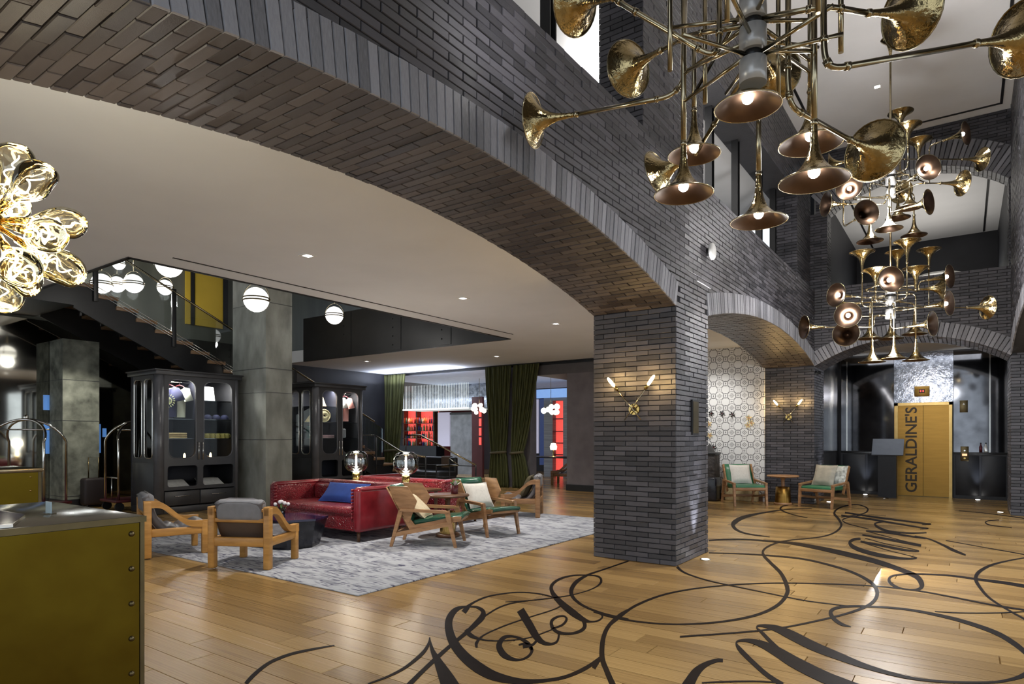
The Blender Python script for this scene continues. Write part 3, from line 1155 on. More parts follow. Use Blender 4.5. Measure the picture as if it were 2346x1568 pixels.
struct('wall_reflected_inner', MB().box(-3, 2, 26.5, 26.6, 4.2, 6.2), 'plaster')
struct('floor_reflected_room', MB().box(AX - .3, XR + 1, 14.3, 27, 4.2, 4.4), 'dark_wall')

# ---------------------------------------------------------------- lift lobby
YL = 17.5
struct('ceiling_lobby', MB().box(AX - .1, XR + .2, 15.3, YL + .1, 3.36, 3.45), 'plaster', 'white ceiling of the lift lobby')
struct('wall_lobby_left', MB().box(AX - .2, AX - .02, 15.32, YL + .2, 0, 3.4), 'dark_marble', 'black veined marble side wall of the lift lobby')
struct('wall_lobby_right', MB().box(XR + .12, XR + .3, 15.32, YL + .2, 0, 3.4), 'dark_wall')
struct('wall_lobby_far', MB().box(AX - .2, XR + .3, YL + .12, YL + .25, 0, 3.4), 'dark_wall')

# ---------------------------------------------------------------- lounge back wall line (Y 14.19): papered wall, plaster piers
struct('wall_papered', MB().box(-6.2, -3.5, 14.19, 14.34, 0, ZC + .02), 'wallpaper', 'white wall papered with black interlaced rings')
struct('baseboard_papered', MB().box(-6.2, -3.53, 14.172, 14.192, 0, .14), 'dark_wood')
struct('wall_plaster_pier', MB().box(-8.38, -7.2, 14.19, 14.5, 0, 3.02), mat('pier_plaster', (.17, .15, .155), .8, var=.2, scale=3), 'grey plaster wall right of the bar opening')
struct('baseboard_pier', MB().box(-8.39, -7.2, 14.165, 14.192, 0, .16), 'black_steel')
struct('wall_lounge_gap', MB().box(-7.2, -6.2, 14.19, 14.4, 0, ZC), 'dark_grey')
# dark bulkhead ceiling of the bar beyond
struct('ceiling_bar', MB().box(-9.35, -6.2, 14.19, 22, 3.02, 3.37), mat('bar_ceiling', (.10, .09, .09), .6), 'dark ceiling of the bar')

# ================================================================ FURNITURE
RUGZ = .012
rg = MB().rbox(-9.2, -4.32, 3.74, 9.62, 0, RUGZ, .005, 2).build('rug', 'rug')
tag(rg, 'large pale grey rug woven with blue-black dashes under the lounge seating', 'rug')


def sling_chair(loc, rz, label, wood='oak_chair', leather='grey_leather', group=None):
    """low oak armchair with a leather sling; front towards +y"""
    t = thing('sling_chair', label, 'armchair', loc, rz, group)
    for s in (-1, 1):
        x = s * .31
        MB().rbox(x - .036, x + .036, -.345, -.265, 0, .645, .012, 2).build('rear_post', wood, t)
        MB().rbox(x - .034, x + .034, .255, .325, 0, .385, .012, 2).build('front_post', wood, t)
        # arm sweeping down from the rear post to the front post
        top, bot = [], []
        for k in range(21):
            f = k / 20
            y = -.345 + f * .675
            g_ = min(1, max(0, (f - .10) / .72))
            e = g_ * g_ * g_ * (g_ * (6 * g_ - 15) + 10)
            z = .650 - .255 * e
            top.append((y, z))
            bot.append((y, z - .09 + .025 * math.sin(f * math.pi)))
        mb = MB().prism(top + bot[::-1], 0, x - .032, x + .032)
        mb.build('arm', wood, t)
        MB().rbox(x - .022, x + .022, -.27, .26, .235, .325, .01, 2).build('side_rail', wood, t)
    MB().rbox(-.29, .29, -.335, -.285, .235, .33, .01, 2).build('back_rail', wood, t)
    MB().rbox(-.29, .29, -.33, -.29, .595, .63, .008, 2).build('back_rail', wood, t)
    MB().rbox(-.29, .29, -.33, -.29, .485, .53, .008, 2).build('back_rail', wood, t)
    MB().rbox(-.025, .025, -.328, -.292, .53, .6, .004, 2).build('back_slat', wood, t)
    MB().rbox(-.29, .29, .268, .308, .24, .32, .01, 2).build('front_rail', wood, t)
    # sling: hangs from the upper back rail to the front rail
    prof = [(-.30, .56), (-.285, .47), (-.255, .39), (-.20, .31), (-.12, .265), (0, .25), (.12, .265), (.22, .30), (.29, .335)]
    g = [[(x, y, z) for (y, z) in prof] for x in (-.265, 0, .265)]
    MB().sheet(g, -.012).build('sling', 'brown_canvas', t)
    # quilted seat pad with rolls, back pad with rounded head
    prof = [(-.285, .74), (-.25, .62), (-.205, .49), (-.14, .38), (-.05, .335), (.06, .33), (.17, .345), (.295, .385)]
    pp = smooth_path(prof, 6)
    g = []
    for i in range(9):
        x = -.262 + .524 * i / 8
        ed = min(1, (1 - abs(i - 4) / 4) * 2.2)
        g.append([(x, y, z - .03 * (1 - ed) + .030 * ed * abs(math.sin(j * .45))) for j, (y, z) in enumerate(pp)])
    MB().sheet(g, -.075).build('seat_pad', leather, t)
    MB().rbox(-.262, .262, -.345, -.225, .50, .725, .05, 4).build('head_pad', 'grey_suede' if leather == 'grey_leather' else leather, t)
    return t


c1 = sling_chair((-7.76, 3.86, RUGZ), math.radians(-18), 'oak sling armchair with grey leather pads, side-on beside the black cabinet')
c2 = sling_chair((-6.33, 4.04, RUGZ), math.radians(28), 'oak sling armchair seen from behind with a grey suede headrest')
c3 = sling_chair((-6.33, 9.18, RUGZ), math.radians(118), 'dark oak sling armchair holding an olive cushion near the green curtain', 'walnut')
c4 = sling_chair((-9.55, 16.05, 0), math.radians(105), 'walnut sling armchair beyond the curtain, by the lit red shelves', 'walnut')


def cushion(name, loc, w, h, d, m, rot, label, tilt=0.0, welt=True):
    """soft square cushion leaning back, local x width, z up, y thickness"""
    t = thing(name, label, 'cushion', loc)
    n = 10
    M4 = Matrix.Translation(Vector(loc)) @ Matrix.Rotation(rot, 4, 'Z') @ Matrix.Rotation(tilt, 4, 'X')
    mb = MB()
    for sgn in (1, -1):
        g = []
        for i in range(n + 1):
            row = []
            for j in range(n + 1):
                u, v = -1 + 2 * i / n, -1 + 2 * j / n
                k = max(0, (1 - u ** 4) * (1 - v ** 4)) ** .5
                pin = 1 - .07 * (1 - abs(v) ** 2) * (abs(u) ** 3) - 0
                pin2 = 1 - .07 * (1 - abs(u) ** 2) * (abs(v) ** 3)
                row.append((u * w / 2 * pin, sgn * d / 2 * k, h / 2 + v * h / 2 * pin2))
            g.append(row if sgn > 0 else row[::-1])
        mb.sheet(g)
    mb.move(M4)
    mb.build('cover', m, t, world=True)
    if welt:
        e = []
        for i in range(40):
            f = i / 40 * 4
            s_ = int(f)
            r_ = -1 + 2 * (f - s_)
            u, v = [(r_, -1), (1, r_), (-r_, 1), (-1, -r_)][s_]
            pin = 1 - .07 * (1 - abs(v) ** 2) * (abs(u) ** 3)
            pin2 = 1 - .07 * (1 - abs(u) ** 2) * (abs(v) ** 3)
            e.append(M4 @ Vector((u * w / 2 * pin, 0, h / 2 + v * h / 2 * pin2)))
        MB().tube(e, .006, 5, closed=True).build('welt', m, t, world=True)
    return t


def green_chair(loc, rz, label, wood='walnut', leather='green_leather'):
    """wooden lounge chair with splayed legs, winged back and channelled leather; front towards +y"""
    t = thing('lounge_chair', label, 'lounge chair', loc, rz)
    for s in (-1, 1):
        x = s * .275
        MB().beam((x, .43, 0), (x, .32, .455), .030, .036, (0, 1, 0), .045, .062).build('front_leg', wood, t)
        MB().beam((x, -.40, 0), (x, -.27, .455), .030, .036, (0, 1, 0), .042, .055).build('rear_leg', wood, t)
        mb = MB()
        pts = [(-.285, .455), (-.27, .48), (.30, .462), (.345, .44), (.31, .425), (-.24, .445)]
        mb.prism(pts, 0, x - .028, x + .028)
        mb.build('arm', wood, t)
        MB().beam((x, -.345, .15), (x, .375, .30), .028, .05).build('side_rail', wood, t)
        # seat side board rising to the back, then the angled wing
        xi = s * .245
        MB().prism([(-.16, .20), (.40, .315), (.49, .335), (.50, .385), (.42, .385), (-.10, .275), (-.20, .40), (-.25, .37)], 0, xi - .014, xi + .014).build('seat_board', wood, t)
        wv = [(-.17, .30), (-.05, .58), (-.17, .76), (-.42, .76), (-.36, .60), (-.22, .34)]
        mb = MB()
        vs_ = []
        for off in (0, .016):
            for (y, z) in wv:
                out = .05 * max(0, (z - .35) / .4) + .04 * max(0, (y + .3) / .25) * (z > .5)
                vs_.append((xi + s * (out + off), y, z))
        n = len(wv)
        mb.add(vs_, [tuple(range(n))[::-1], tuple(range(n, 2 * n))] + [(i, (i + 1) % n, n + (i + 1) % n, n + i) for i in range(n)])
        mb.build('wing', wood, t)
    MB().rbox(-.25, .25, .43, .485, .315, .385, .012, 2).build('front_rail', wood, t)
    MB().beam((-.27, -.32, .17), (.27, -.32, .17), .03, .05).build('stretcher', wood, t)
    MB().beam((-.25, -.13, .245), (.25, -.13, .245), .04, .05).build('stretcher', wood, t)
    # channelled seat and back pads
    g = []
    for i in range(9):
        x = -.235 + .47 * i / 8
        ed = min(1, (1 - abs(i - 4) / 4) * 3)
        row = []
        for j in range(31):
            f = j / 30
            row.append((x, -.12 + .64 * f, .325 + .075 * f + .018 * abs(math.sin(f * math.pi * 4)) * ed - .02 * (f > .97)))
        g.append(row)
    MB().sheet(g, -.05).build('seat_pad', leather, t)
    g = []
    for i in range(9):
        x = -.225 + .45 * i / 8
        ed = min(1, (1 - abs(i - 4) / 4) * 3)
        row = []
        for j in range(41):
            f = j / 40
            b = .042 * abs(math.sin(f * math.pi * 4.0)) * ed
            y, z = -.15 - .27 * f, .30 + .47 * f
            row.append((x, y + b * .87, z + b * .5))
        g.append(row)
    MB().sheet(g, .055).build('back_pad', leather, t)
    MB().sheet([[(x, -.20 - .27 * f, .27 + .48 * f) for f in (0, .5, 1)] for x in (-.24, .24)], .014).build('back_board', wood, t)
    return t


g1 = green_chair((-5.66, 6.06, RUGZ), math.radians(-62), 'walnut lounge chair with green leather and a cream cushion, beside the red sofa')
g2 = green_chair((-5.66, 7.27, RUGZ), math.radians(-106), 'walnut lounge chair with green leather and an off-white cushion, facing the aisle')
f1 = Vector((-math.sin(math.radians(-62)), math.cos(math.radians(-62)), 0))
cushion('cushion', (-5.66 + f1.x * .01, 6.06 + f1.y * .01, .365), .40, .40, .12, 'cream_cloth', math.radians(-62), 'cream square cushion on the green chair beside the red sofa', math.radians(47))
f2 = Vector((-math.sin(math.radians(-106)), math.cos(math.radians(-106)), 0))
cushion('cushion', (-5.66 - f2.x * .07, 7.27 - f2.y * .07, .36), .42, .40, .12, 'white_cloth', math.radians(-106), 'off-white square cushion on the green chair facing the aisle', math.radians(30))
cushion('cushion', (-6.30, 9.16, .345), .42, .42, .14, 'olive_cloth', math.radians(118), 'olive brown cushion on the dark sling armchair', math.radians(25))


def vinyl_chair(loc, rz, label):
    """simpler green chair at the end pillar"""
    t = thing('lounge_chair', label, 'lounge chair', loc, rz)
    w_ = 'walnut'
    for s in (-1, 1):
        x = s * .32
        MB().beam((x, .36, 0), (x, .31, .44), .036, .04, (0, 1, 0), .05, .055).build('front_leg', w_, t)
        MB().beam((x, -.40, 0), (x, -.28, .48), .036, .04, (0, 1, 0), .05, .055).build('rear_leg', w_, t)
        MB().beam((x, -.30, .49), (x, .35, .445), .045, .035).build('arm', w_, t)
        MB().beam((x, -.35, .14), (x, .34, .22), .03, .045).build('side_rail', w_, t)
        MB().beam((s * .29, -.16, .26), (s * .29, -.42, .80), .03, .06, (0, 1, 0)).build('back_post', w_, t)
    MB().rbox(-.32, .32, .30, .35, .31, .37, .012, 2).build('front_rail', w_, t)
    MB().rbox(-.32, .32, -.36, -.32, .13, .18, .01, 2).build('stretcher', w_, t)
    MB().rbox(-.30, .30, -.16, .34, .345, .42, .03, 3).build('seat_pad', 'green_vinyl', t)
    g = [[(x, -.17 - .27 * f, .35 + .46 * f) for f in (0, .25, .5, .75, 1)] for x in (-.28, -.1, .1, .28)]
    MB().sheet(g, .05).build('back_pad', 'green_vinyl', t)
    MB().sheet([[(x, -.235 - .26 * f, .36 + .44 * f) for f in (0, 1)] for x in (-.27, .27)], .02).build('back_board', 'rust_leather', t)
    return t


def face(x, y):
    return math.atan2(-x, y)


v1 = vinyl_chair((-3.70, 13.40, 0), face(.72, -1), 'green padded lounge chair with a white cushion, in front of the papered wall')
v2 = vinyl_chair((-2.28, 13.85, 0), face(-.30, -1), 'green padded lounge chair with two cushions and a rust back, by the lobby arch')
d = Vector((.72, -1, 0)).normalized()
cushion('cushion', (-3.70 - d.x * .12, 13.40 - d.y * .12, .42), .42, .42, .13, 'white_cloth', face(.72, -1), 'white cushion on the green chair before the papered wall', math.radians(24))
d = Vector((-.30, -1, 0)).normalized()
cushion('cushion', (-2.28 - d.x * .05 - .06, 13.85 - d.y * .05, .42), .44, .44, .13, 'grey_cloth', face(-.36, -1), 'mottled grey cushion leaning at the front of the chair by the lobby arch', math.radians(24))
cushion('cushion', (-2.28 - d.x * .17 + .10, 13.85 - d.y * .17, .42), .42, .42, .12, mat('leaf_print', (.62, .66, .58), .9, var=.8, scale=16, c2=(.85, .86, .80)), face(-.2, -1), 'leaf-print cushion tucked behind the mottled grey cushion', math.radians(22))


# ---------------------------------------------------------------- round tables
def round_table(loc, label, h, r, m_top, m_ped, pr=.11):
    t = thing('side_table', label, 'table', loc)
    MB().lathe([(0, 0), (r - .01, 0), (r, .008), (r, .022), (r - .012, .032), (0, .032)], (0, 0, h - .032), n=36).build('tabletop', m_top, t)
    MB().lathe([(r * .72, h - .034), (r * .74, h - .04), (.05, h - .055), (.035, h - .1), (.035, h * .62), (.05, h * .6)], n=28).build('neck', m_top, t)
    MB().lathe([(.04, h * .62), (pr, h * .6), (pr * 1.05, h * .3), (pr * 1.12, .05), (pr * 1.12, .045)], n=28).build('pedestal', m_ped, t)
    MB().lathe([(0, .045), (r * .52, .045), (r * .56, .03), (r * .57, 0), (0, 0)], n=32).build('foot', m_top, t)
    return t


tb = onz(1024, 1233) + Vector((-.04, .06, 0))
round_table((tb.x, tb.y, RUGZ), 'round dark table on a brass drum pedestal between the two green chairs', .585, .30, 'dark_wood', 'brass', .10)
round_table((-3.05, 13.85, 0), 'round table on a brass drum between the far green chairs', .60, .31, 'walnut', 'brass_door', .14)
# plant in a maroon glass on the near table
pv = thing('potted_plant', 'small white-and-green plant in a maroon glass on the round table', 'plant', (tb.x + .04, tb.y + .10, RUGZ + .585))
MB().lathe([(0, 0), (.045, 0), (.05, .02), (.055, .12), (.05, .12), (.045, .02), (0, .02)], n=18).build('pot', 'maroon', pv)
for k in range(16):
    a = R.uniform(0, 6.28)
    e = R.uniform(.3, 1.2)
    dv = Vector((math.cos(a) * math.cos(e), math.sin(a) * math.cos(e), math.sin(e)))
    b = Vector((0, 0, .10))
    s_ = dv.cross(UP).normalized() * .024
    l = R.uniform(.09, .15)
    n_ = s_.cross(dv).normalized() * .01
    MB().add([b, b + dv * l * .45 + s_ + n_, b + dv * l, b + dv * l * .45 - s_ + n_, b + dv * l * .5 - n_ * .3],
             [(0, 1, 4), (1, 2, 4), (2, 3, 4), (3, 0, 4)]).build('leaf' if k % 3 else 'petal', 'leaf' if k % 3 else 'petal', pv)


# ---------------------------------------------------------------- red sofas
def sofa(loc, rz, label, W, D=.95):
    """tuxedo sofa, front towards -y, origin at the front-left of its footprint centre"""
    t = thing('leather_sofa', label, 'sofa', loc, rz)
    h = .71
    hw = W / 2
    MB().rbox(-hw + .06, hw - .06, .02, D - .04, .13, .40, .05, 4).build('base', 'red_leather', t)
    for s in (-1, 1):
        x0, x1 = (s * hw, s * (hw - .13))
        mb = MB().rbox(min(x0, x1), max(x0, x1), 0, D - .01, .13, h, .055, 5)
        a = mb.build('arm', 'red_leather' if s < 0 else 'red_plain', t)
        mb = MB()
        for k in range(9):
            z = .30 + k * .045
            mb.rbox(s * (hw - .135) - .012, s * (hw - .135) + .012, -.008, .05, z, z + .038, .012, 2)
        mb.build('piping_roll', 'red_plain', a)
        MB().rbox(min(x0, x1) - .005, max(x0, x1) + .005, .04, D - .02, h - .055, h + .01, .032, 4).build('arm_roll', 'red_plain', a)
    MB().rbox(-hw + .02, hw - .02, D - .16, D, .13, h, .055, 5).build('back', 'red_leather', t)
    MB().rbox(-hw + .1, hw - .1, D - .165, D + .004, h - .06, h + .012, .034, 4).build('back_roll', 'red_leather', t)
    MB().rbox(-hw + .12, hw - .12, -.005, D - .15, .34, .445, .045, 5).build('seat_cushion', 'red_leather', t)
    MB().rbox(-hw + .14, hw - .14, D - .27, D - .13, .42, .67, .06, 5).build('back_cushion', 'red_leather', t)
    MB().rbox(-hw + .1, hw - .1, .012, .03, .155, .165, .004, 2).build('seam', 'red_plain', t)
    for sx in (-1, 1):
        for y in (.09, D - .09):
            MB().tube([(sx * (hw - .1), y, 0), (sx * (hw - .1), y, .14)], [.02, .026], 12).build('leg', 'dark_wood', t)
    return t


sofa((-7.37, 5.54, RUGZ), 0, 'oxblood crocodile leather sofa with a blue cushion, its back to the lamp console', 1.96)
sofa((-7.42, 8.22, RUGZ), math.pi, 'oxblood leather sofa behind the lamp console, turned to the bar', 1.96)
cushion('lumbar_cushion', (-7.25, 5.92, .465), .80, .34, .14, 'blue_velvet', math.radians(5), 'royal blue lumbar cushion on the red sofa', math.radians(-42))

# console behind the sofa carrying two globe lamps
ct = thing('console_table', 'dark narrow console between the backs of the two red sofas', 'table', (-7.4, 6.88, RUGZ))
MB().rbox(-.95, .95, -.34, .34, .56, .60, .008, 2).build('top', 'dark_wood', ct)
for sx in (-1, 1):
    for sy in (-1, 1):
        MB().beam((sx * .88, sy * .28, 0), (sx * .88, sy * .28, .57), .05, .05).build('leg', 'dark_wood', ct)


def globe_lamp(loc, label, far=False):
    t = thing('table_lamp', label, 'lamp', loc)
    MB().lathe([(0, -.1), (.07, -.1), (.072, -.094), (.062, .0), (.062, .095), (.055, .10), (.05, .10), (0, .10)], n=24).move(Matrix.Translation((0, 0, .1))).build('base', 'brass', t)
    prof = [(.052, .085), (.06, .11), (.12, .135), (.175, .19), (.19, .26), (.186, .345), (.16, .41), (.11, .445), (.09, .448)]
    MB().lathe(smooth_path(prof, 4), (0, 0, .1), n=32).build('glass_shade', 'lamp_glass', t)
    MB().lathe([(0, .11), (.011, .11), (.014, .16), (.016, .28), (.012, .36), (0, .375)], (0, 0, .1), n=12).build('bulb', 'filament_white', t)
    MB().cyl((0, 0, .195), (0, 0, .215), .018).build('lamp_socket', 'brass', t)
    p = Vector(loc)
    light('POINT', 'lamp_bulb', (p.x, p.y, p.z + .57), 14, (1, .9, .72), shadow_soft_size=.06)


l1 = onY(816, 1100, 6.86)
l2 = onY(930, 1100, 6.86)
globe_lamp((l1.x, 6.86, RUGZ + .60), 'smoked glass globe lamp on the console, next to the black cabinet')
globe_lamp((l2.x, 6.86, RUGZ + .60), 'smoked glass globe lamp on the console, next to the green chair')

# coffee table: faceted black block with a glossy top, flowers on it
cf = thing('coffee_table', 'faceted black block coffee table with a glossy blue-black top', 'coffee table', (-6.98, 4.95, RUGZ))
top = [(-.42, -.30), (-.10, -.40), (.30, -.33), (.46, .02), (.30, .33), (-.20, .38), (-.46, .10)]
bot = [(-.30, -.25), (-.05, -.33), (.28, -.24), (.34, .06), (.20, .28), (-.15, .30), (-.36, .05)]
n = len(top)
MB().add([(x, y, 0) for x, y in bot] + [(x, y, .35) for x, y in top], [tuple(range(n))[::-1]] + [(i, (i + 1) % n, n + (i + 1) % n, n + i) for i in range(n)] + [tuple(range(n, 2 * n))]).build('block', 'black_stone', cf)
MB().add([(x * 1.02, y * 1.02, .345) for x, y in top] + [(x * 1.02, y * 1.02, .37) for x, y in top], [tuple(range(n))[::-1]] + [(i, (i + 1) % n, n + (i + 1) % n, n + i) for i in range(n)] + [tuple(range(n, 2 * n))]).build('glass_top', 'black_glass', cf)
fv = thing('flower_vase', 'small white flowers in a clear vase on the black coffee table', 'vase', (-7.22, 4.98, RUGZ + .37))
MB().lathe([(0, 0), (.04, 0), (.045, .01), (.05, .09), (.048, .09), (.042, .012), (0, .012)], n=16).build('vase', 'lamp_glass', fv)
for k in range(12):
    a, e = R.uniform(0, 6.28), R.uniform(.5, 1.5)
    p = Vector((math.cos(a) * .06 * math.cos(e) * 1.6, math.sin(a) * .06 * math.cos(e) * 1.6, .10 + .07 * math.sin(e)))
    MB().tube([(0, 0, .02), p], .0025, 5).build('stem', 'leaf', fv)
    MB().ball(p, .024, 8).build('blossom', 'petal', fv)

# ---------------------------------------------------------------- brass reception desks
de = thing('reception_desk', 'riveted brass-clad reception desk with a dark edge, nearest the floor script', 'desk', (-3.5, .7, 0))
X0, X1, Y0, Y1 = -4.0, -2.955, .16, 1.34
MB().box(X0, X1 - .006, Y0, Y1 - .006, .02, 1.022).build('body', 'black_steel', de, world=True)
MB().box(X1 - .006, X1, Y0, Y1 - .016, .02, 1.02).build('front_sheet', 'brass_sheet', de, world=True)
MB().box(X0, X1 - .03, Y1 - .006, Y1, .02, 1.0).build('end_sheet', 'brass_sheet', de, world=True)
MB().box(X1 - .014, X1 + .004, Y1 - .014, Y1 + .004, .02, 1.022).build('corner_angle', 'bronze_trim', de, world=True)
for k in range(7):
    z = .975 - k * .152
    for (c, ax_) in (((X1, Y1 - .048, z), (1, 0, 0)), ((X1 - .05, Y1, z), (0, 1, 0))):
        MB().lathe([(.0125, 0), (.0115, .005), (.007, .009), (0, .0105)], c, ax_, 12).build('rivet', 'bronze_trim', de, world=True)
MB().rbox(X0 - .01, X1 + .008, Y0, Y1 + .008, 1.022, 1.05, .004, 2).build('countertop', mat('desk_top', (.045, .04, .028), .16, var=.4, scale=3, spec=.7), de, world=True)
MB().box(X1 - .002, X1 + .010, Y0, Y1 + .010, 1.023, 1.0485).build('top_edge', 'bronze_trim', de, world=True)
d2 = thing('reception_desk', 'riveted brass reception desk standing behind, left of the luggage cart', 'desk', (-8.85, 1.5, 0))
MB().box(-9.3, -8.41, .2, 2.72, .02, 1.005).build('body', 'black_steel', d2, world=True)
MB().box(-8.41, -8.40, .2, 2.70, .02, 1.0).build('front_sheet', 'brass_sheet', d2, world=True)
MB().box(-8.43, -8.396, 2.70, 2.73, .02, 1.005).build('corner_angle', 'bronze_trim', d2, world=True)
for k in range(6):
    MB().lathe([(.012, 0), (.01, .006), (0, .011)], (-8.4, 2.63, .95 - k * .15), (1, 0, 0), 10).build('rivet', 'brass', d2, world=True)
MB().rbox(-9.32, -8.385, .2, 2.745, 1.005, 1.045, .004, 2).build('countertop', 'brass_tube', d2, world=True)
# tablet propped on the near desk and a small card holder
tbp = [onz(0, 1173, 1.058), onz(58, 1182, 1.058), onz(30, 1208, 1.052), onz(-40, 1214, 1.052)]
tp = thing('tablet', 'thin glass tablet lying on the near brass desk', 'tablet', (tbp[0].x, tbp[0].y, 1.05))
c_ = sum(tbp, Vector()) / 4
mb = MB().add([(p.x, p.y, 1.0505) for p in tbp] + [(p.x, p.y, 1.064) for p in tbp], [(3, 2, 1, 0), (4, 5, 6, 7), (0, 1, 5, 4), (1, 2, 6, 5), (2, 3, 7, 6), (3, 0, 4, 7)])
mb.build('case', 'chrome', tp, world=True)
mb = MB().add([((c_ + (p - c_) * .94).x, (c_ + (p - c_) * .94).y, 1.0645) for p in tbp], [(0, 1, 2, 3)])
mb.build('screen', 'black_glass', tp, world=True)
ch = onz(112, 1178, 1.05)
cd = thing('card_holder', 'clear card holder with a pale card on the near brass desk', 'card holder', (ch.x, ch.y, 1.05))
MB().box(-.03, .03, -.02, .02, 0, .006).build('foot', 'pane', cd)
MB().box(-.03, .03, -.003, .001, .004, .055).build('card', mat('card_blue', (.45, .58, .66), .6), cd)

# ---------------------------------------------------------------- concrete columns
k1 = thing('concrete_column', 'tall board-marked concrete column between the two black cabinets', 'column', (-11.6, 7.55, 0))
MB().box(-12.16, -11.02, 7.25, 7.84, 0, 5.6).build('shaft', 'concrete', k1, world=True)
for z in (1.33, 2.25, 2.72, 4.0):
    MB().box(-12.166, -11.014, 7.244, 7.846, z, z + .008).build('board_joint', 'dark_grey', k1, world=True)

# ================================================================ CABINETS AND GOODS
def cabinet(Xf, Ya, Yb, label, depth=1.0, Hc=2.6, tall=0):
    """black display cabinet: open glazed front on +x, glazed side on -y"""
    t = thing('display_cabinet', label, 'cabinet', (Xf - depth / 2, (Ya + Yb) / 2, 0))
    P_ = 'charcoal_paint'
    Xb = Xf - depth

    def B(name, x0, x1, y0, y1, z0, z1, m=P_, r=.008):
        return MB().rbox(x0, x1, y0, y1, z0, z1, r, 2).build(name, m, t, world=True)
    B('top', Xb - .04, Xf + .05, Ya - .05, Yb + .05, Hc - .10, Hc - .02)
    B('cornice', Xb - .06, Xf + .07, Ya - .07, Yb + .07, Hc - .03, Hc)
    B('plinth', Xb, Xf, Ya, Yb, 0, .12)
    MB().box(Xb, Xb + .03, Ya, Yb, .1, Hc - .1).build('back_panel', 'cabinet_inside', t, world=True)
    MB().box(Xb, Xf - .03, Yb - .04, Yb, .1, Hc - .1).build('side_panel', P_, t, world=True)
    # the three round posts that show
    for (x, y, r) in ((Xf - .05, Ya + .05, .085), (Xb + .05, Ya + .05, .05), (Xf - .04, Yb - .04, .05)):
        MB().tube([(x, y, .02), (x, y, Hc - .05)], r, 20).build('post', mat('charcoal_highlight', (.10, .10, .11), .24) if 'charcoal_highlight' not in MATS else 'charcoal_highlight', t, world=True)  # charcoal paint made paler so the posts carry a painted highlight
    zb, zt = .98, 2.46
    ym = (Ya + Yb) / 2
    # front: two doors with round-cornered panes
    for i, (a, b) in enumerate(((Ya + .12, ym), (ym, Yb - .06))):
        dr = MB().frame(a, b, zb - .07, zt + .04, a + .075, b - .075, zb + .02, zt - .03, .14, Xf - .045, Xf, ax=0).build('door', P_, t, world=True)
        MB().box(Xf - .028, Xf - .022, a + .06, b - .06, zb, zt).build('pane', 'pane', dr, world=True)
        MB().tube([(Xf - .001, y_, z_) for y_, z_ in rr_path(a + .075, b - .075, zb + .02, zt - .03, .14)], .009, 6, closed=True).build('bead', 'charcoal_highlight', dr, world=True)
        yh = b - .04 if i == 0 else a + .04
        hd = MB().tube([(Xf, yh, .97), (Xf + .035, yh, .97), (Xf + .035, yh, 1.29), (Xf, yh, 1.29)], .008, 8)
        hd.build('handle', 'chrome', dr, world=True)
        # open cubby and drawer below
        MB().frame(a, b, .42, zb - .07, a + .06, b - .05, .48, zb - .12, .05, Xf - .045, Xf, ax=0).build('cubby_frame', P_, t, world=True)
        w_ = MB().rbox(Xf - .04, Xf + .006, a + .005, b - .005, .14, .40, .01, 2).build('drawer', P_, t, world=True)
        MB().tube([(Xf + .004, (a + b) / 2 - .14, .31), (Xf + .03, (a + b) / 2 - .14, .31), (Xf + .03, (a + b) / 2 + .14, .31), (Xf + .004, (a + b) / 2 + .14, .31)], .007, 8).build('handle', 'chrome', w_, world=True)
    # side: two tall panes and a solid panel
    xm = (Xf + Xb) / 2 - .03
    for (a, b) in ((Xb + .08, xm), (xm, Xf - .13)):
        dr = MB().frame(a, b, zb - .07, zt + .04, a + .05, b - .05, zb + .02, zt - .03, .09, Ya, Ya + .04, ax=1).build('side_window', P_, t, world=True)
        MB().box(a + .04, b - .04, Ya + .018, Ya + .024, zb, zt).build('pane', 'pane', dr, world=True)
        MB().tube([(x_, Ya + .001, z_) for x_, z_ in rr_path(a + .05, b - .05, zb + .02, zt - .03, .09)], .01, 6, closed=True).build('bead', 'chrome', dr, world=True)
    MB().rbox(Xb + .05, Xf - .1, Ya, Ya + .03, .12, zb - .06, .01, 2).build('side_panel', P_, t, world=True)
    MB().box(Xb + .02, Xf - .05, Ya + .03, Yb - .03, zb - .1, zb - .06).build('deck', P_, t, world=True)
    MB().box(Xb + .02, Xf - .05, Ya + .03, Yb - .03, .42, .46).build('deck', P_, t, world=True)
    MB().box(Xb + .03, Xf - .06, ym - .012, ym + .012, zb - .06, Hc - .1).build('divider', 'cabinet_inside', t, world=True)
    sh = {}
    for i, (a, b, zs) in enumerate(((Ya + .05, ym - .012, (1.36, 1.72, 2.08) if tall else (1.36, 1.72)), (ym + .012, Yb - .05, (1.36, 1.72) if tall else (1.36, 1.72, 2.08)))):
        for z in zs:
            MB().box(Xb + .04, Xf - .07, a, b, z - .012, z).build('shelf', 'stair_glass', t, world=True)
    # picture light inside the top
    MB().box(Xf - .16, Xf - .12, Ya + .2, Yb - .15, Hc - .125, Hc - .11).build('light_strip', 'led_soft', t, world=True)
    o = light('AREA', 'cabinet_strip', (Xf - .2, ym, Hc - .13), 30, (1, .97, .9), shape='RECTANGLE', size=.1, size_y=Yb - Ya - .4)
    return t


def rr_path(x0, x1, z0, z1, r, n=5):
    out = []
    for (cx, cz, a0) in ((x1 - r, z1 - r, 0), (x0 + r, z1 - r, 90), (x0 + r, z0 + r, 180), (x1 - r, z0 + r, 270)):
        for k in range(n + 1):
            g = math.radians(a0 + 90 * k / n)
            out.append((cx + r * math.cos(g), cz + r * math.sin(g)))
    return out


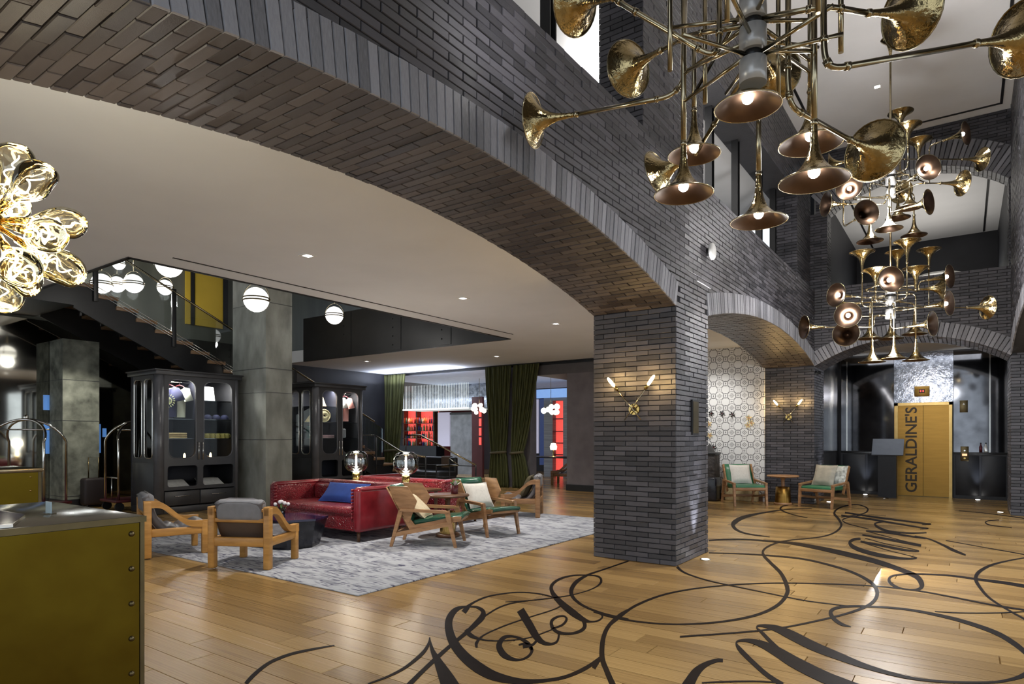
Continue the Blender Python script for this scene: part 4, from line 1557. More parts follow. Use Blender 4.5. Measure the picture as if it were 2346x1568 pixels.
CB1 = (-11.67, 5.53, 7.08)
CB2 = (-11.72, 8.93, 10.3)
cabinet(*CB1, 'black display cabinet with hanging navy and pale T-shirts, left of the concrete column')
cabinet(*CB2, 'black display cabinet with a pink T-shirt and a straw bag, right of the concrete column', tall=1)


def tshirt(loc, m, label, w=.36, h=.56, rot=0.0, printed=False):
    """T-shirt on a hanger, facing +x"""
    t = thing('t_shirt', label, 'T-shirt', loc, rot)
    out = [(-.09, 0), (-.17, -.015), (-w / 2 - .05, -.10), (-w / 2 - .10, -.235), (-w / 2 + .02, -.265), (-w / 2 + .045, -.20), (-w / 2 + .05, -h)]
    poly = out + [(-a, b) for a, b in out[::-1]] + [(.06, -.035), (0, -.05), (-.06, -.035)]
    mb = MB()
    n = len(poly)
    c0, c1 = [], []
    for (y, z) in poly:
        b = .03 + .015 * math.sin(y * 22)
        c0.append((b, y, z))
        c1.append((-b, y, z))
    mid = [(.055, 0, -h * .5), (-.055, 0, -h * .5)]
    vs_ = c0 + c1 + mid
    fs = []
    for i in range(n):
        j = (i + 1) % n
        fs += [(i, j, 2 * n), (n + j, n + i, 2 * n + 1), (i, n + i, n + j, j)]
    mb.add(vs_, fs, True)
    mb.build('shirt', m, t)
    MB().tube([(0, -.42 * w, -.03), (0, -.05, .03), (0, 0, .045), (0, .05, .03), (0, .42 * w, -.03)], .009, 6).build('hanger', 'maroon', t)
    MB().tube([(0, 0, .04), (0, 0, .09), (0, .02, .11), (0, .035, .09)], .004, 5).build('hook', 'chrome', t)
    if printed:
        mb = MB()
        for k in range(18):
            a = k / 18 * 2 * math.pi
            for (r0, r1) in ((.10, .13), (.055, .08)):
                u = Vector((0, math.cos(a), math.sin(a)))
                v = Vector((0, -math.sin(a), math.cos(a)))
                c = Vector((.062, 0, -.26))
                q = .010 if r0 > .1 else .007
                mb.add([c + u * r0 - v * q, c + u * r0 + v * q, c + u * r1 + v * q, c + u * r1 - v * q], [(0, 1, 2, 3)])
        for k in range(4):
            mb.box(.060, .063, -.04, .04, -.30 + k * .025, -.29 + k * .025)
        mb.build('round_print', mat('print_lime', (.50, .55, .28), .8), t)
    return t


def folded(loc, m, label, n, w=.34, d=.28, name='folded_clothes', cat='clothes', h=.035, group=None):
    for k in range(n):
        t = thing(name, label, cat, (loc[0], loc[1], loc[2] + k * h), R.uniform(-.06, .06), group)
        MB().rbox(-d / 2, d / 2, -w / 2, w / 2, 0, h, h * .45, 4).build('fold', m, t)
        MB().rbox(d / 2 - .03, d / 2 + .008, -w / 2 + .01, w / 2 - .01, h * .15, h * .85, h * .35, 3).build('front_fold', m, t)


def mug(loc, label, group):
    t = thing('mug', label, 'mug', loc, R.uniform(-1.25, -1.05), group)
    MB().lathe([(0, 0), (.04, 0), (.043, .008), (.043, .095), (.038, .095), (.038, .01), (0, .01)], n=18).build('cup', 'gold_mug', t)
    MB().tube([(0, .04, .078), (0, .066, .074), (0, .074, .048), (0, .066, .024), (0, .04, .02)], .006, 6).build('handle', 'gold_mug', t)


Xf, Ya, Yb = CB1
# left bay: hanging shirts, folded clothes, bulb and pillow
rl = thing('hanging_rail', 'steel hanging rail in the cabinet left of the column', 'rail', (Xf - .35, Ya + .4, 2.40))
MB().tube([(Xf - .35, Ya + .08, 2.41), (Xf - .35, (Ya + Yb) / 2 - .02, 2.41)], .012, 8).build('bar', 'chrome', rl, world=True)
tshirt((Xf - .35, Ya + .37, 2.315), 'navy', 'navy T-shirt with a round printed badge in the display cabinet', rot=-.75, printed=True)
tshirt((Xf - .35, Ya + .57, 2.315), 'pale_shirt', 'pale sage T-shirt hanging beside the navy one', w=.28, rot=-.75)
folded((Xf - .3, Ya + .45, 1.36), 'khaki', 'folded khaki garment stacked on the glass shelf under the T-shirts', 3, group='khaki garments on the shelf')
folded((Xf - .62, Ya + .28, 1.36), mat('rope_khaki', (.46, .42, .25), .9, var=.4, scale=30), 'coiled olive garment behind the khaki stack', 2, .24, .24, group='olive garments')
folded((Xf - .35, Ya + .42, .92), mat('pale_blue', (.42, .50, .52), .9, var=.4, scale=24), 'pale blue folded textile on the bottom of the cabinet', 1, .42, .3, h=.06)


def small_bulb(loc, label):
    t = thing('display_bulb', label, 'light bulb', loc)
    MB().lathe([(0, 0), (.025, 0), (.025, .05), (.02, .055), (0, .055)], n=12).build('holder', 'brass', t)
    MB().lathe([(.012, .05), (.018, .08), (.018, .13), (.008, .16), (0, .165)], n=12).build('bulb', 'bulb_warm', t)


small_bulb((Xf - .13, Ya + .55, .92), 'small glowing bulb on the cabinet floor under the khaki stack')
small_bulb((Xf - .13, Yb - .5, .92), 'small glowing bulb on the cabinet floor under the gold mugs')
# right bay: lampshade, dark caps, mugs, papers
ls = thing('lampshade', 'bright white printed paper lampshade on the cabinet top shelf', 'lampshade', (Xf - .35, Yb - .48, 2.08))
MB().lathe([(.17, 0), (.14, .27), (.135, .27), (.165, 0)], n=24).build('shade', mat('lit_paper', (.85, .85, .85), .7, emit=(1, 1, 1), es=.35), ls)
for k in range(8):
    t = thing('cap', 'black cap in the row on the cabinet shelf', 'cap', (Xf - .25 - .28 * (k % 2), Yb - .66 + .17 * (k // 2), 1.72), R.uniform(-.1, .1), 'black caps on the shelf')
    MB().lathe([(.074, 0), (.078, .03), (.066, .07), (.036, .095), (0, .10)], n=14).build('crown', 'navy', t)
    MB().rbox(.05, .16, -.06, .06, 0, .008, .004, 2).build('brim', 'black_plastic', t)
for k in range(6):
    mug((Xf - .2, Yb - .62 + .1 * k, 1.36), 'gold patterned mug lined up on the cabinet shelf', 'gold mugs on the shelf')
for k in range(3):
    mug((Xf - .36, Yb - .58 + .17 * k, 1.36), 'gold patterned mug behind the front row on the shelf', 'gold mugs in the second row')
folded((Xf - .35, Yb - .42, .92), 'paper', 'white flat booklet stacked on the cabinet floor', 2, .4, .3, 'booklet', 'booklet', .014, 'booklets')
for i, (yy, n_) in enumerate((((Ya + .45), 4), (Yb - .42, 6))):
    for k in range(n_):
        t = thing('record_sleeve', ['white record sleeve leaning in the left cubby', 'white record sleeve leaning in the right cubby'][i], 'record sleeve', (Xf - .15 - .05 * k, yy + .01 * k, .462), 0, ['sleeves in the left cubby', 'sleeves in the right cubby'][i])
        MB().beam((0, -.16, .0), (-.20, -.16, .10), .004, .004).build('edge', 'paper', t)
        MB().add([(0, -.2, 0), (0, .2, 0), (-.22, .2, .11), (-.22, -.2, .11), (.004, -.2, .012), (.004, .2, .012), (-.216, .2, .122), (-.216, -.2, .122)], [(3, 2, 1, 0), (4, 5, 6, 7), (0, 1, 5, 4), (1, 2, 6, 5), (2, 3, 7, 6), (3, 0, 4, 7)]).build('sleeve', 'paper' if k % 2 == 0 else 'black_plastic', t)
# side bay: books with white lettering on their spines, a leather strap
for k, z in enumerate((1.72, 1.46, 1.36, .92)):
    t = thing('boxed_set', 'dark boxed set with white block pattern on its side, behind the side window', 'box', (Xf - .84, Ya + .17, z), (0, .05, 0, .05)[k], 'boxed sets behind the side window')
    MB().rbox(-.07, .07, -.06, .2, 0, .1, .006, 2).build('box', 'black_plastic', t)
    for j in range(4):
        MB().box(-.06 + .03 * j, -.045 + .03 * j, -.0615, -.059, .02, .085).build('mark', 'paper', t)
st = thing('leather_strap', 'tan leather strap hanging behind the cabinet side window', 'strap', (Xf - .86, Ya + .065, 1.72))
MB().box(-.02, .02, -.006, .006, 0, .785).build('strap', 'rust_leather', st)

Xf, Ya, Yb = CB2
rl = thing('hanging_rail', 'steel hanging rail in the cabinet right of the column', 'rail', (Xf - .35, Yb - .3, 2.40))
MB().tube([(Xf - .35, (Ya + Yb) / 2 + .02, 2.41), (Xf - .35, Yb - .08, 2.41)], .012, 8).build('bar', 'chrome', rl, world=True)
tshirt((Xf - .35, Yb - .46, 2.315), 'white_shirt', 'white T-shirt hanging in front of the pink one', w=.28, rot=-.75)
tshirt((Xf - .35, Yb - .26, 2.315), 'pink_shirt', 'dusty pink T-shirt hanging in the right-hand cabinet', w=.28, rot=-.75)
sb_ = thing('straw_bag', 'round woven straw bag on the shelf of the right-hand cabinet', 'bag', (Xf - .3, Ya + .48, 1.72))
for k in range(7):
    r_ = .03 + .018 * k
    MB().tube([(.02 * math.sin(k), r_ * 1.25 * math.cos(a * .3927), .155 + r_ * math.sin(a * .3927)) for a in range(16)], .014, 6, closed=True).build('coil', 'rope', sb_)
ps_ = thing('felt_pennant', 'cream and rust felt pennant leaning on the top shelf', 'pennant', (Xf - .35, Ya + .40, 2.08))
MB().prism([(-.14, 0), (.18, 0), (.02, .34)], 0, -.01, .01).build('felt', mat('pennant', (.62, .42, .24), .9, var=.2), ps_)
pe2 = thing('paper_pyramid', 'white paper pyramid beside the straw bag', 'ornament', (Xf - .45, Ya + .22, 1.72))
MB().add([(-.1, -.1, 0), (.1, -.1, 0), (.1, .1, 0), (-.1, .1, 0), (0, 0, .2)], [(3, 2, 1, 0), (0, 1, 4), (1, 2, 4), (2, 3, 4), (3, 0, 4)]).build('paper', 'khaki', pe2)
folded((Xf - .3, Ya + .5, 1.36), mat('mauve', (.50, .32, .34), .9, var=.4, scale=20), 'mauve striped folded scarf on the shelf under the straw bag', 3, .34, .26, h=.022, group='mauve scarves')
t = thing('gift_box', 'teal and cream gift box standing in the right-hand cabinet', 'box', (Xf - .45, Ya + .26, 1.36))
MB().rbox(-.08, .08, -.1, .03, 0, .27, .006, 2).build('box', 'teal', t)
MB().rbox(-.081, .081, .03, .12, 0, .27, .006, 2).build('side', 'khaki', t)
t = thing('grey_pouch', 'grey drawstring pouch under the pink T-shirt', 'pouch', (Xf - .3, Yb - .40, 1.36))
MB().rbox(-.06, .06, -.11, .11, 0, .22, .03, 4).build('pouch', 'grey_suede', t)
MB().tube([(.0, -.1, .2), (.0, 0, .245), (.0, .1, .2)], .008, 6).build('drawstring', 'rope', t)
folded((Xf - .35, Ya + .45, .92), 'maroon', 'maroon folded textile on the floor of the right-hand cabinet', 2, .36, .28, h=.03, group='maroon textiles')

# ---------------------------------------------------------------- stair with glass balustrade
stx = thing('staircase', 'dark steel staircase with glass balustrade behind the black cabinets', 'staircase', (-13.8, 8, 0))
rise, run = .168, .355
ya, za = 4.72, 4.16
n = 24
for k in range(n):
    y, z = ya + k * run, za - k * rise
    MB().rbox(-14.55, -12.985, y - .02, y + run + .02, z - .05, z + .022, .006, 2).build('tread', mat('tread_wood', (.24, .14, .07), .4) if 'tread_wood' not in MATS else 'tread_wood', stx, world=True)
    MB().box(-14.5, -13.0, y + run - .03, y + run, z - rise, z - .04).build('riser', 'black_steel', stx, world=True)
for x in (-13.04, -14.56):
    mb = MB()
    poly = []
    for k in range(n):
        y, z = ya + k * run, za - k * rise
        poly += [(y, z + .03), (y + run, z + .03)]
    poly += [(ya + n * run, 0), (ya + n * run - .9, 0), (ya, za - .62)]
    # split into convex strips
    for k in range(n):
        y, z = ya + k * run, za - k * rise
        zl0 = max(0, z - .45)
        zl1 = max(0, z - rise - .45)
        mb.prism([(y, zl0), (y + run, zl1), (y + run, z + .02), (y, z + .02)], 0, x - .02, x + .02)
    mb.build('stringer', 'black_steel', stx, world=True)
for k in (1, 5, 9, 13, 17):
    y, z = ya + k * run, za - k * rise
    for dx in (-13.0,):
        MB().rbox(dx - .03, dx + .03, y - .05, y + .03, z - .12, z + 1.05, .006, 2).build('post', 'black_steel', stx, world=True)
    y1, z1 = y + 4 * run, z - 4 * rise
    MB().add([(-13.005, y + .05, z + .08), (-13.005, y1 - .06, z1 + .08), (-13.005, y1 - .06, z1 + .98), (-13.005, y + .05, z + .98),
              (-12.993, y + .05, z + .08), (-12.993, y1 - .06, z1 + .08), (-12.993, y1 - .06, z1 + .98), (-12.993, y + .05, z + .98)],
             [(3, 2, 1, 0), (4, 5, 6, 7), (0, 1, 5, 4), (1, 2, 6, 5), (2, 3, 7, 6), (3, 0, 4, 7)]).build('glass_panel', 'stair_glass', stx, world=True)
MB().tube([(-12.99, ya - .2, za + 1.08), (-12.99, ya + 20 * run, za - 20 * rise + 1.0)], .022, 8).build('handrail', 'brass_tube', stx, world=True)
for dz in (.10, .16, .05):
    MB().tube([(-12.98, ya, za + dz), (-12.98, ya + 20 * run, za - 20 * rise + dz)], .006, 6).build('edge_rail', 'chrome', stx, world=True)
MB().box(-14.9, -13.0, 2.4, ya + .01, 4.0, 4.17).build('landing', 'black_steel', stx, world=True)
MB().box(-14.9, -12.98, 2.4, ya, 3.75, 4.0).build('landing_fascia', 'black_steel', stx, world=True)
# dark mirror wall behind the stair, upper yellow walls
struct('wall_mirror', MB().box(-15.1, -14.92, -3, 9.2, 0, 3.7), mat('smoke_mirror', (.46, .45, .40), .05, 1.0, var=.3, scale=1.5), 'smoked mirror wall behind the staircase')
struct('wall_upper_stair', MB().box(-15.2, -15.0, -3, 16, 3.7, 7), mat('green_grey', (.10, .105, .085), .35, var=.4, scale=1.2, stretch=(1, 2, .2)))
struct('wall_stair_far', MB().box(-15.1, -14.92, 9.2, 14.2, 0, 3.7), 'dark_wall')
struct('ceiling_stair', MB().box(-16, -7.4, -3, 16, 6.4, 6.5), 'dark_wall')
for i, (xa, xb, ya_, yb_) in enumerate(((428, 438, 620, 700), (449, 512, 625, 705), (838, 872, 690, 725))):
    a, b = onX(xa, ya_, -14.9), onX(xb, yb_, -14.9)
    t = thing('yellow_panel', ['narrow mustard yellow wall panel in the upper stairwell', 'wide mustard yellow wall panel in the upper stairwell', 'short mustard yellow panel above the black fascia'][i], 'wall panel', (-14.95, (a.y + b.y) / 2, 4.2))
    MB().box(-14.99, -14.93, a.y, b.y, 4.05, 6.0).build('panel', 'yellow_wall', t, world=True)
    MB().box(-14.995, -14.90, b.y, b.y + (.08, .12, .12)[i], 4.05, 6.0).build('edge_post', 'black_steel', t, world=True)
t = thing('white_column', 'white drum shade standing on the upper floor behind the fascia', 'shade', (-12.6, 11.6, 3.65))
MB().lathe([(.16, 0), (.32, .8), (.42, 1.3), (.41, 1.3), (.31, .8), (.15, 0)], n=24).build('drum', 'white_plastic', t)


# ---------------------------------------------------------------- luggage cart, suitcase
lc = thing('luggage_cart', 'tall metal hoop luggage cart pushed in behind the black cabinet', 'luggage cart', (-13.1, 5.9, 0))
for sx in (-.28, .28):
    pts = []
    for k in range(25):
        a = math.pi * k / 24
        pts.append((sx * (1 - .85 * math.sin(a)), -.52 * math.cos(a), 1.30 + .40 * math.sin(a)))
    MB().tube([(sx, -.52, .2)] + pts + [(sx, .52, .2)], .022, 10).build('hoop', 'chrome', lc)
MB().tube([(0, -.42, 1.52), (0, .42, 1.52)], .015, 8).build('hanger_bar', 'chrome', lc)
MB().ball((0, 0, 1.74), .045, 12).build('finial', 'chrome', lc)
MB().rbox(-.34, .34, -.6, .6, .16, .21, .02, 3).build('deck', 'maroon', lc)
MB().tube([(-.28, -.52, .62), (.28, -.52, .62)], .014, 8).build('cross_bar', 'chrome', lc)
MB().tube([(0, -.52, .62), (0, -.52, .2)], .012, 8).build('cross_bar', 'chrome', lc)
for sx in (-.26, .26):
    for sy in (-.5, .5):
        disc(MB(), (sx, sy, .08), .08, (1, 0, 0), .04).build('wheel', 'black_plastic', lc)
        MB().cyl((sx, sy, .08), (sx, sy, .17), .02, n=8).build('caster', 'chrome', lc)
dup(lc, (-13.7, 4.22, 0), math.radians(-54), 'tall metal hoop luggage cart standing left of the stained concrete column')
k2 = thing('concrete_column', 'stained mottled concrete column under the stair landing', 'column', (-14.55, 5.3, 0))
MB().box(-14.9, -14.25, 4.98, 5.62, 0, 3.30).build('shaft', 'concrete_old', k2, world=True)
for z in (.22, 1.7, 2.5):
    MB().box(-14.905, -14.245, 4.975, 5.625, z, z + .008).build('board_joint', 'dark_grey', k2, world=True)
MB().box(-14.91, -14.235, 4.965, 5.635, 0, .16).build('skirting', 'black_steel', k2, world=True)
light('SPOT', 'under_stair_spot', (-12.95, 5.0, 3.2), 110, (1, .97, .86), aim=(-14.4, 5.2, 1.2), spot_size=math.radians(70), spot_blend=.8, shadow_soft_size=.08)
for i, (xa, xb, ya_, yb_) in enumerate(((100, 114, 905, 940), (101, 117, 970, 1040), (219, 231, 972, 1038), (236, 244, 982, 1002))):
    a, b = onX(xa, ya_, -14.9), onX(xb, yb_, -14.9)
    struct('window_%d' % (3 + i), MB().box(-14.93, -14.9, a.y, b.y, b.z, a.z), 'blue_light')
su = thing('suitcase', 'small dark rolling suitcase with a raised handle before the stained concrete column', 'suitcase', (-14.0, 5.42, 0))
MB().rbox(-.13, .13, -.2, .2, .05, .58, .05, 4).build('shell', 'luggage', su)
MB().tube([(0, -.09, .55), (0, -.09, .98), (0, .09, .98), (0, .09, .55)], .012, 8).build('pull_handle', 'bronze_trim', su)
for sy in (-.15, .15):
    disc(MB(), (.08, sy, .035), .035, (0, 1, 0), .03).build('wheel', 'black_plastic', su)
    disc(MB(), (-.08, sy, .035), .035, (0, 1, 0), .03).build('wheel', 'black_plastic', su)

# ================================================================ LAMPS AND CHANDELIERS
HD, HL = .34, .30
HPROF = []
for k in range(15):
    h = (k / 14) ** 1.6
    HPROF.append((.0135 + (HD / 2 - .0135) * math.exp(-h * 4.4) * (1 if k else 1), h * HL))
HPROF = [(HD / 2 + .004, -.004)] + HPROF
HIN = [(r * .985 if r > .02 else r * .8, h - .003) for r, h in HPROF[1:12]] + [(.0, HPROF[11][1])]


def horn(parent, bell, neck_dir, lit=False, strength=0.0, aimlight=True):
    """gramophone-style brass horn: flared bell, rolled rim, ferrule; LED inside when lit"""
    b = Vector(bell)
    a = Vector(neck_dir).normalized()
    hn = MB().lathe(HPROF, b, a, 28).build('horn', 'brass_horn', parent, world=True)
    MB().lathe(HIN, b, a, 28).build('bell_lining', 'horn_inner', hn, world=True)
    u = a.orthogonal().normalized()
    v = a.cross(u)
    MB().tube([b + (u * math.cos(g * .2244) + v * math.sin(g * .2244)) * (HD / 2 + .002) for g in range(28)], .004, 6, closed=True).build('rim', 'brass_tube', hn, world=True)
    MB().tube([b + a * (HL - .012), b + a * (HL - .004), b + a * (HL + .004), b + a * (HL + .02)], [.016, .021, .021, .016], 10).build('ferrule', 'brass_tube', hn, world=True)
    if lit:
        MB().ball(b + a * .045, .030, 12).build('bulb', 'led', hn, world=True)
        light('SPOT', 'horn_led', b + a * .02, strength, (.95, .96, 1), aim=b - a, spot_size=math.radians(150), spot_blend=.8, shadow_soft_size=.03)
    return b + a * (HL + .01)


def bent(pts, r=.014, parent=None, name='arm'):
    """tube through points with rounded corners and small collars"""
    pts = [Vector(p) for p in pts]
    out = [pts[0]]
    for i in range(1, len(pts) - 1):
        a, b, c = pts[i - 1], pts[i], pts[i + 1]
        d0 = min(.07, (a - b).length * .45)
        d1 = min(.07, (c - b).length * .45)
        p, q = b + (a - b).normalized() * d0, b + (c - b).normalized() * d1
        for k in range(6):
            t = k / 5
            out.append(p * (1 - t) ** 2 + b * 2 * t * (1 - t) + q * t * t)
    out.append(pts[-1])
    o = MB().tube(out, r, 10).build(name, 'brass_tube', parent, world=True)
    for i in range(1, len(pts) - 1):
        for s_ in (pts[i - 1], pts[i + 1]):
            dv = (s_ - pts[i]).normalized()
            p = pts[i] + dv * min(.08, (s_ - pts[i]).length * .45)
            MB().tube([p - dv * .012, p + dv * .012], r * 1.35, 10).build('collar', 'brass_tube', o, world=True)
    return o


def hub(parent, x, y, z0, z1):
    """stacked glass-grey drums with dark collars"""
    n = 3
    for k in range(n):
        a = z0 + (z1 - z0) * k / n
        b = z0 + (z1 - z0) * (k + 1) / n
        MB().tube([(x, y, a + .012), (x, y, b - .03)], .068, 24).build('hub_drum', mat('drum', (.5, .5, .5), .3, .3) if 'drum' not in MATS else 'drum', parent, world=True)
        MB().tube([(x, y, b - .032), (x, y, b + .014)], .045, 20).build('hub_collar', 'black_plastic', parent, world=True)


CH1 = Vector((-.90, 3.42, 0))
ch1 = thing('horn_chandelier', 'large brass chandelier of gramophone horns, the one nearest the wide arch', 'chandelier', (-.90, 3.42, 3.2))
hub(ch1, -.90, 3.42, 3.22, 3.72)
hub(ch1, -.90, 3.42, 4.85, 5.3)
MB().tube([(-.90, 3.42, 3.7), (-.90, 3.42, 7.2)], .016, 10).build('rod', 'brass_tube', ch1, world=True)
for (x, y, d, s_, up_) in ((1713, 245, 3.42, 26, (1700, 55, 3.38)), (1590, 355, 4.3, 30, (1590, 55, 4.2)), (1566, 445, 3.8, 26, (1571, -60, 3.8)),
                           (1738, 507, 4.05, 30, (1738, 130, 3.8)), (1857, 330, 3.66, 26, (1866, -60, 3.66)), (1865, 415, 3.3, 26, (1872, -60, 3.3))):
    nk = horn(ch1, at(x, y, d), UP, True, s_)
    tp_ = at(*up_)
    tp_ = Vector((nk.x, nk.y, max(tp_.z, nk.z + .2)))
    bent([nk, tp_], .016, ch1)
    for zz in (3.40, 3.56):
        zz = max(zz, nk.z + .1)
        if (Vector((nk.x, nk.y, 0)) - Vector((-.9, 3.42, 0))).length > .1:
            bent([(nk.x, nk.y, zz), (-.90, 3.42, zz)], .011, ch1, 'spoke')
for bell, nk, path, lit in (
        ((1222, 277, 4.25), (1297, 266, 4.15), [(1535, 222, 3.9), (1566, 190, 3.86), (1570, -40, 3.8)], False),
        ((1440, 158, 4.1), (1510, 118, 3.85), [(1580, 80, 3.6), (1700, 60, 3.35)], False),
        ((1318, 8, 3.75), (1400, -4, 3.55), [(1430, 12, 3.5), (1628, 128, 3.35), (1648, 110, 3.33), (1648, -40, 3.33)], True),
        ((2088, 28, 3.3), (1990, 30, 3.2), [(1893, 14, 3.15), (1725, 45, 3.31)], False),
        ((2345, 88, 3.12), (2240, 99, 3.05), [(1905, 158, 2.98), (1888, 130, 2.98), (1886, -60, 2.98)], False),
        ((2003, 346, 3.75), (1942, 318, 3.55), [(1812, 246, 3.35), (1805, 190, 3.33), (1806, -40, 3.3)], False),
        ((1508, 400, 4.6), (1570, 365, 4.45), [(1650, 262, 4.1), (1712, 165, 3.6)], False),
        ((1775, 172, 4.5), (1757, 140, 4.2), [(1738, 100, 3.7)], False)):
    b_ = at(*bell)
    n_ = at(*nk)
    e = horn(ch1, b_, n_ - b_, lit, 20)
    bent([e] + [at(*p) for p in path], .0145, ch1)
for k in range(10):
    a = k * math.pi / 5 + .3
    z = (3.38, 3.47, 3.58)[k % 3]
    bent([(-.90 + .05 * math.cos(a), 3.42 + .05 * math.sin(a), z), (-.90 + .42 * math.cos(a), 3.42 + .42 * math.sin(a), z + .03)], .011, ch1, 'spoke')
for a in (.4, 1.5, 2.5, 3.6, 4.7, 5.7):
    c, s_ = math.cos(a), math.sin(a)
    bent([(-.9 + .42 * c, 3.42 + .42 * s_, 3.34), (-.9 + .42 * c, 3.42 + .42 * s_, 4.1)], .013, ch1, 'upright')
for a in (.2, 1.3, 2.4, 3.5, 4.6, 5.6):
    c, s_ = math.cos(a), math.sin(a)
    e = horn(ch1, (-.9 + .8 * c, 3.42 + .8 * s_, 5.0 + .1 * math.sin(a * 3)), (-c, -s_, 0))
    bent([e, (-.9 + .05 * c, 3.42 + .05 * s_, e.z)], .013, ch1)

light('POINT', 'chandelier_fill', (-.5, 5.3, 3.05), 30, (.95, .97, 1), shadow_soft_size=.3)  # added fill light standing off the chandelier, where no bulb hangs
CH2D = 9.36
ch2 = thing('horn_chandelier', 'two-tier brass chandelier of gramophone horns hanging before the lobby arch', 'chandelier', (-.90, 10.85, 2.5))
AXP = Vector((-.90, 10.855, 0))
hub(ch2, AXP.x, AXP.y, 4.90, 5.40)
hub(ch2, AXP.x, AXP.y, 3.12, 3.66)
MB().tube([(AXP.x, AXP.y, 3.6), (AXP.x, AXP.y, 7.1)], .016, 8).build('rod', 'brass_tube', ch2, world=True)
MB().lathe([(.13, 7.25), (.11, 7.23), (.05, 7.17), (.025, 7.08), (.016, 6.98)], (AXP.x, AXP.y, 0), n=20).build('canopy', 'brass_horn', ch2, world=True)
RT, LF, TW = CR, -CR, -CF
D_ = {'u': -UP, 'd': UP, 'r': -RT, 'l': RT, 'c': CF, 'cr': (CF - RT * .7), 'cl': (CF + RT * .7), 'rr': (-RT + CF * .35), 'll': (RT + CF * .35), 'rf': (-RT - CF * .6), 'lf': (RT - CF * .6), 'rd': (-RT * .9 + UP * .25 + CF * .3)}
H2 = [  # pixel of the bell, depth offset, facing, lit
    (2063, 258, .3, 'u', 0), (2080, 288, -.3, 'u', 0), (2105, 322, 0, 'u', 0),
    (2213, 305, .2, 'cr', 1), (2127, 383, -.75, 'c', 1), (1945, 430, -.3, 'cl', 1),
    (2250, 365, .3, 'r', 0), (2205, 420, -.5, 'r', 0), (2128, 463, -.6, 'cr', 0), (1892, 468, -.2, 'l', 0), (1985, 487, -.7, 'c', 0), (1900, 378, .5, 'lf', 0), (2065, 440, .6, 'rf', 0),
    (1993, 553, -.2, 'd', 0), (2037, 525, -.4, 'd', 0), (2057, 500, .5, 'd', 0), (2084, 476, -.2, 'd', 0), (2094, 540, .2, 'd', 0),
    (1975, 578, 0, 'u', 0), (2006, 618, -.4, 'u', 0), (2056, 578, .5, 'u', 0), (2078, 553, -.3, 'u', 0), (2098, 615, -.2, 'u', 0), (2128, 572, .7, 'u', 0),
    (2042, 640, -.8, 'c', 1), (2176, 633, .1, 'cr', 1), (2175, 695, -.5, 'cr', 1), (1942, 722, -.6, 'cl', 1), (1915, 676, 0, 'll', 1),
    (2263, 705, 0, 'r', 0), (1842, 750, 0, 'l', 0), (1938, 765, -.5, 'cl', 0), (2137, 742, -.6, 'cr', 0), (1918, 700, .3, 'lf', 0), (2158, 660, .3, 'rr', 0),
    (1993, 776, .3, 'd', 0), (2041, 776, .4, 'd', 0), (2095, 766, .2, 'd', 0), (1998, 830, -.2, 'd', 0), (2048, 822, -.3, 'd', 0), (2098, 826, -.1, 'd', 0)]
for (x, y, dz, k, lit) in H2:
    b_ = at(x, y, CH2D + dz)
    a = Vector(D_[k]).normalized()
    e = horn(ch2, b_, a, bool(lit), 16)
    zh = 5.1 if e.z > 4.25 else 3.38
    if k in 'ud':
        zz = min(max(zh + R.uniform(-.14, .14), 3.2), 5.3)
        q = Vector((e.x, e.y, zz))
        if (q - e).length < .1:
            q.z += .15
        bent([e, q, Vector((AXP.x, AXP.y, q.z)) + (q - Vector((AXP.x, AXP.y, q.z))) * .08], .010, ch2)
    else:
        q = e + a * max(.05, (Vector((AXP.x - e.x, AXP.y - e.y, 0))).dot(Vector((a.x, a.y, 0))) * .75)
        zz = min(max(e.z, zh - .2), zh + .25)
        q2 = Vector((q.x, q.y, zz))
        pts = [e, q] + ([q2] if abs(zz - e.z) > .06 else []) + [Vector((AXP.x, AXP.y, zz))]
        bent(pts, .010, ch2)


light('POINT', 'chandelier_fill', (-.9, 10.4, 2.9), 70, (.97, .97, 1), shadow_soft_size=.25)  # added fills near the hubs to brighten the atrium walls
light('POINT', 'chandelier_fill', (-.9, 10.4, 4.6), 60, (.97, .97, 1), shadow_soft_size=.25)

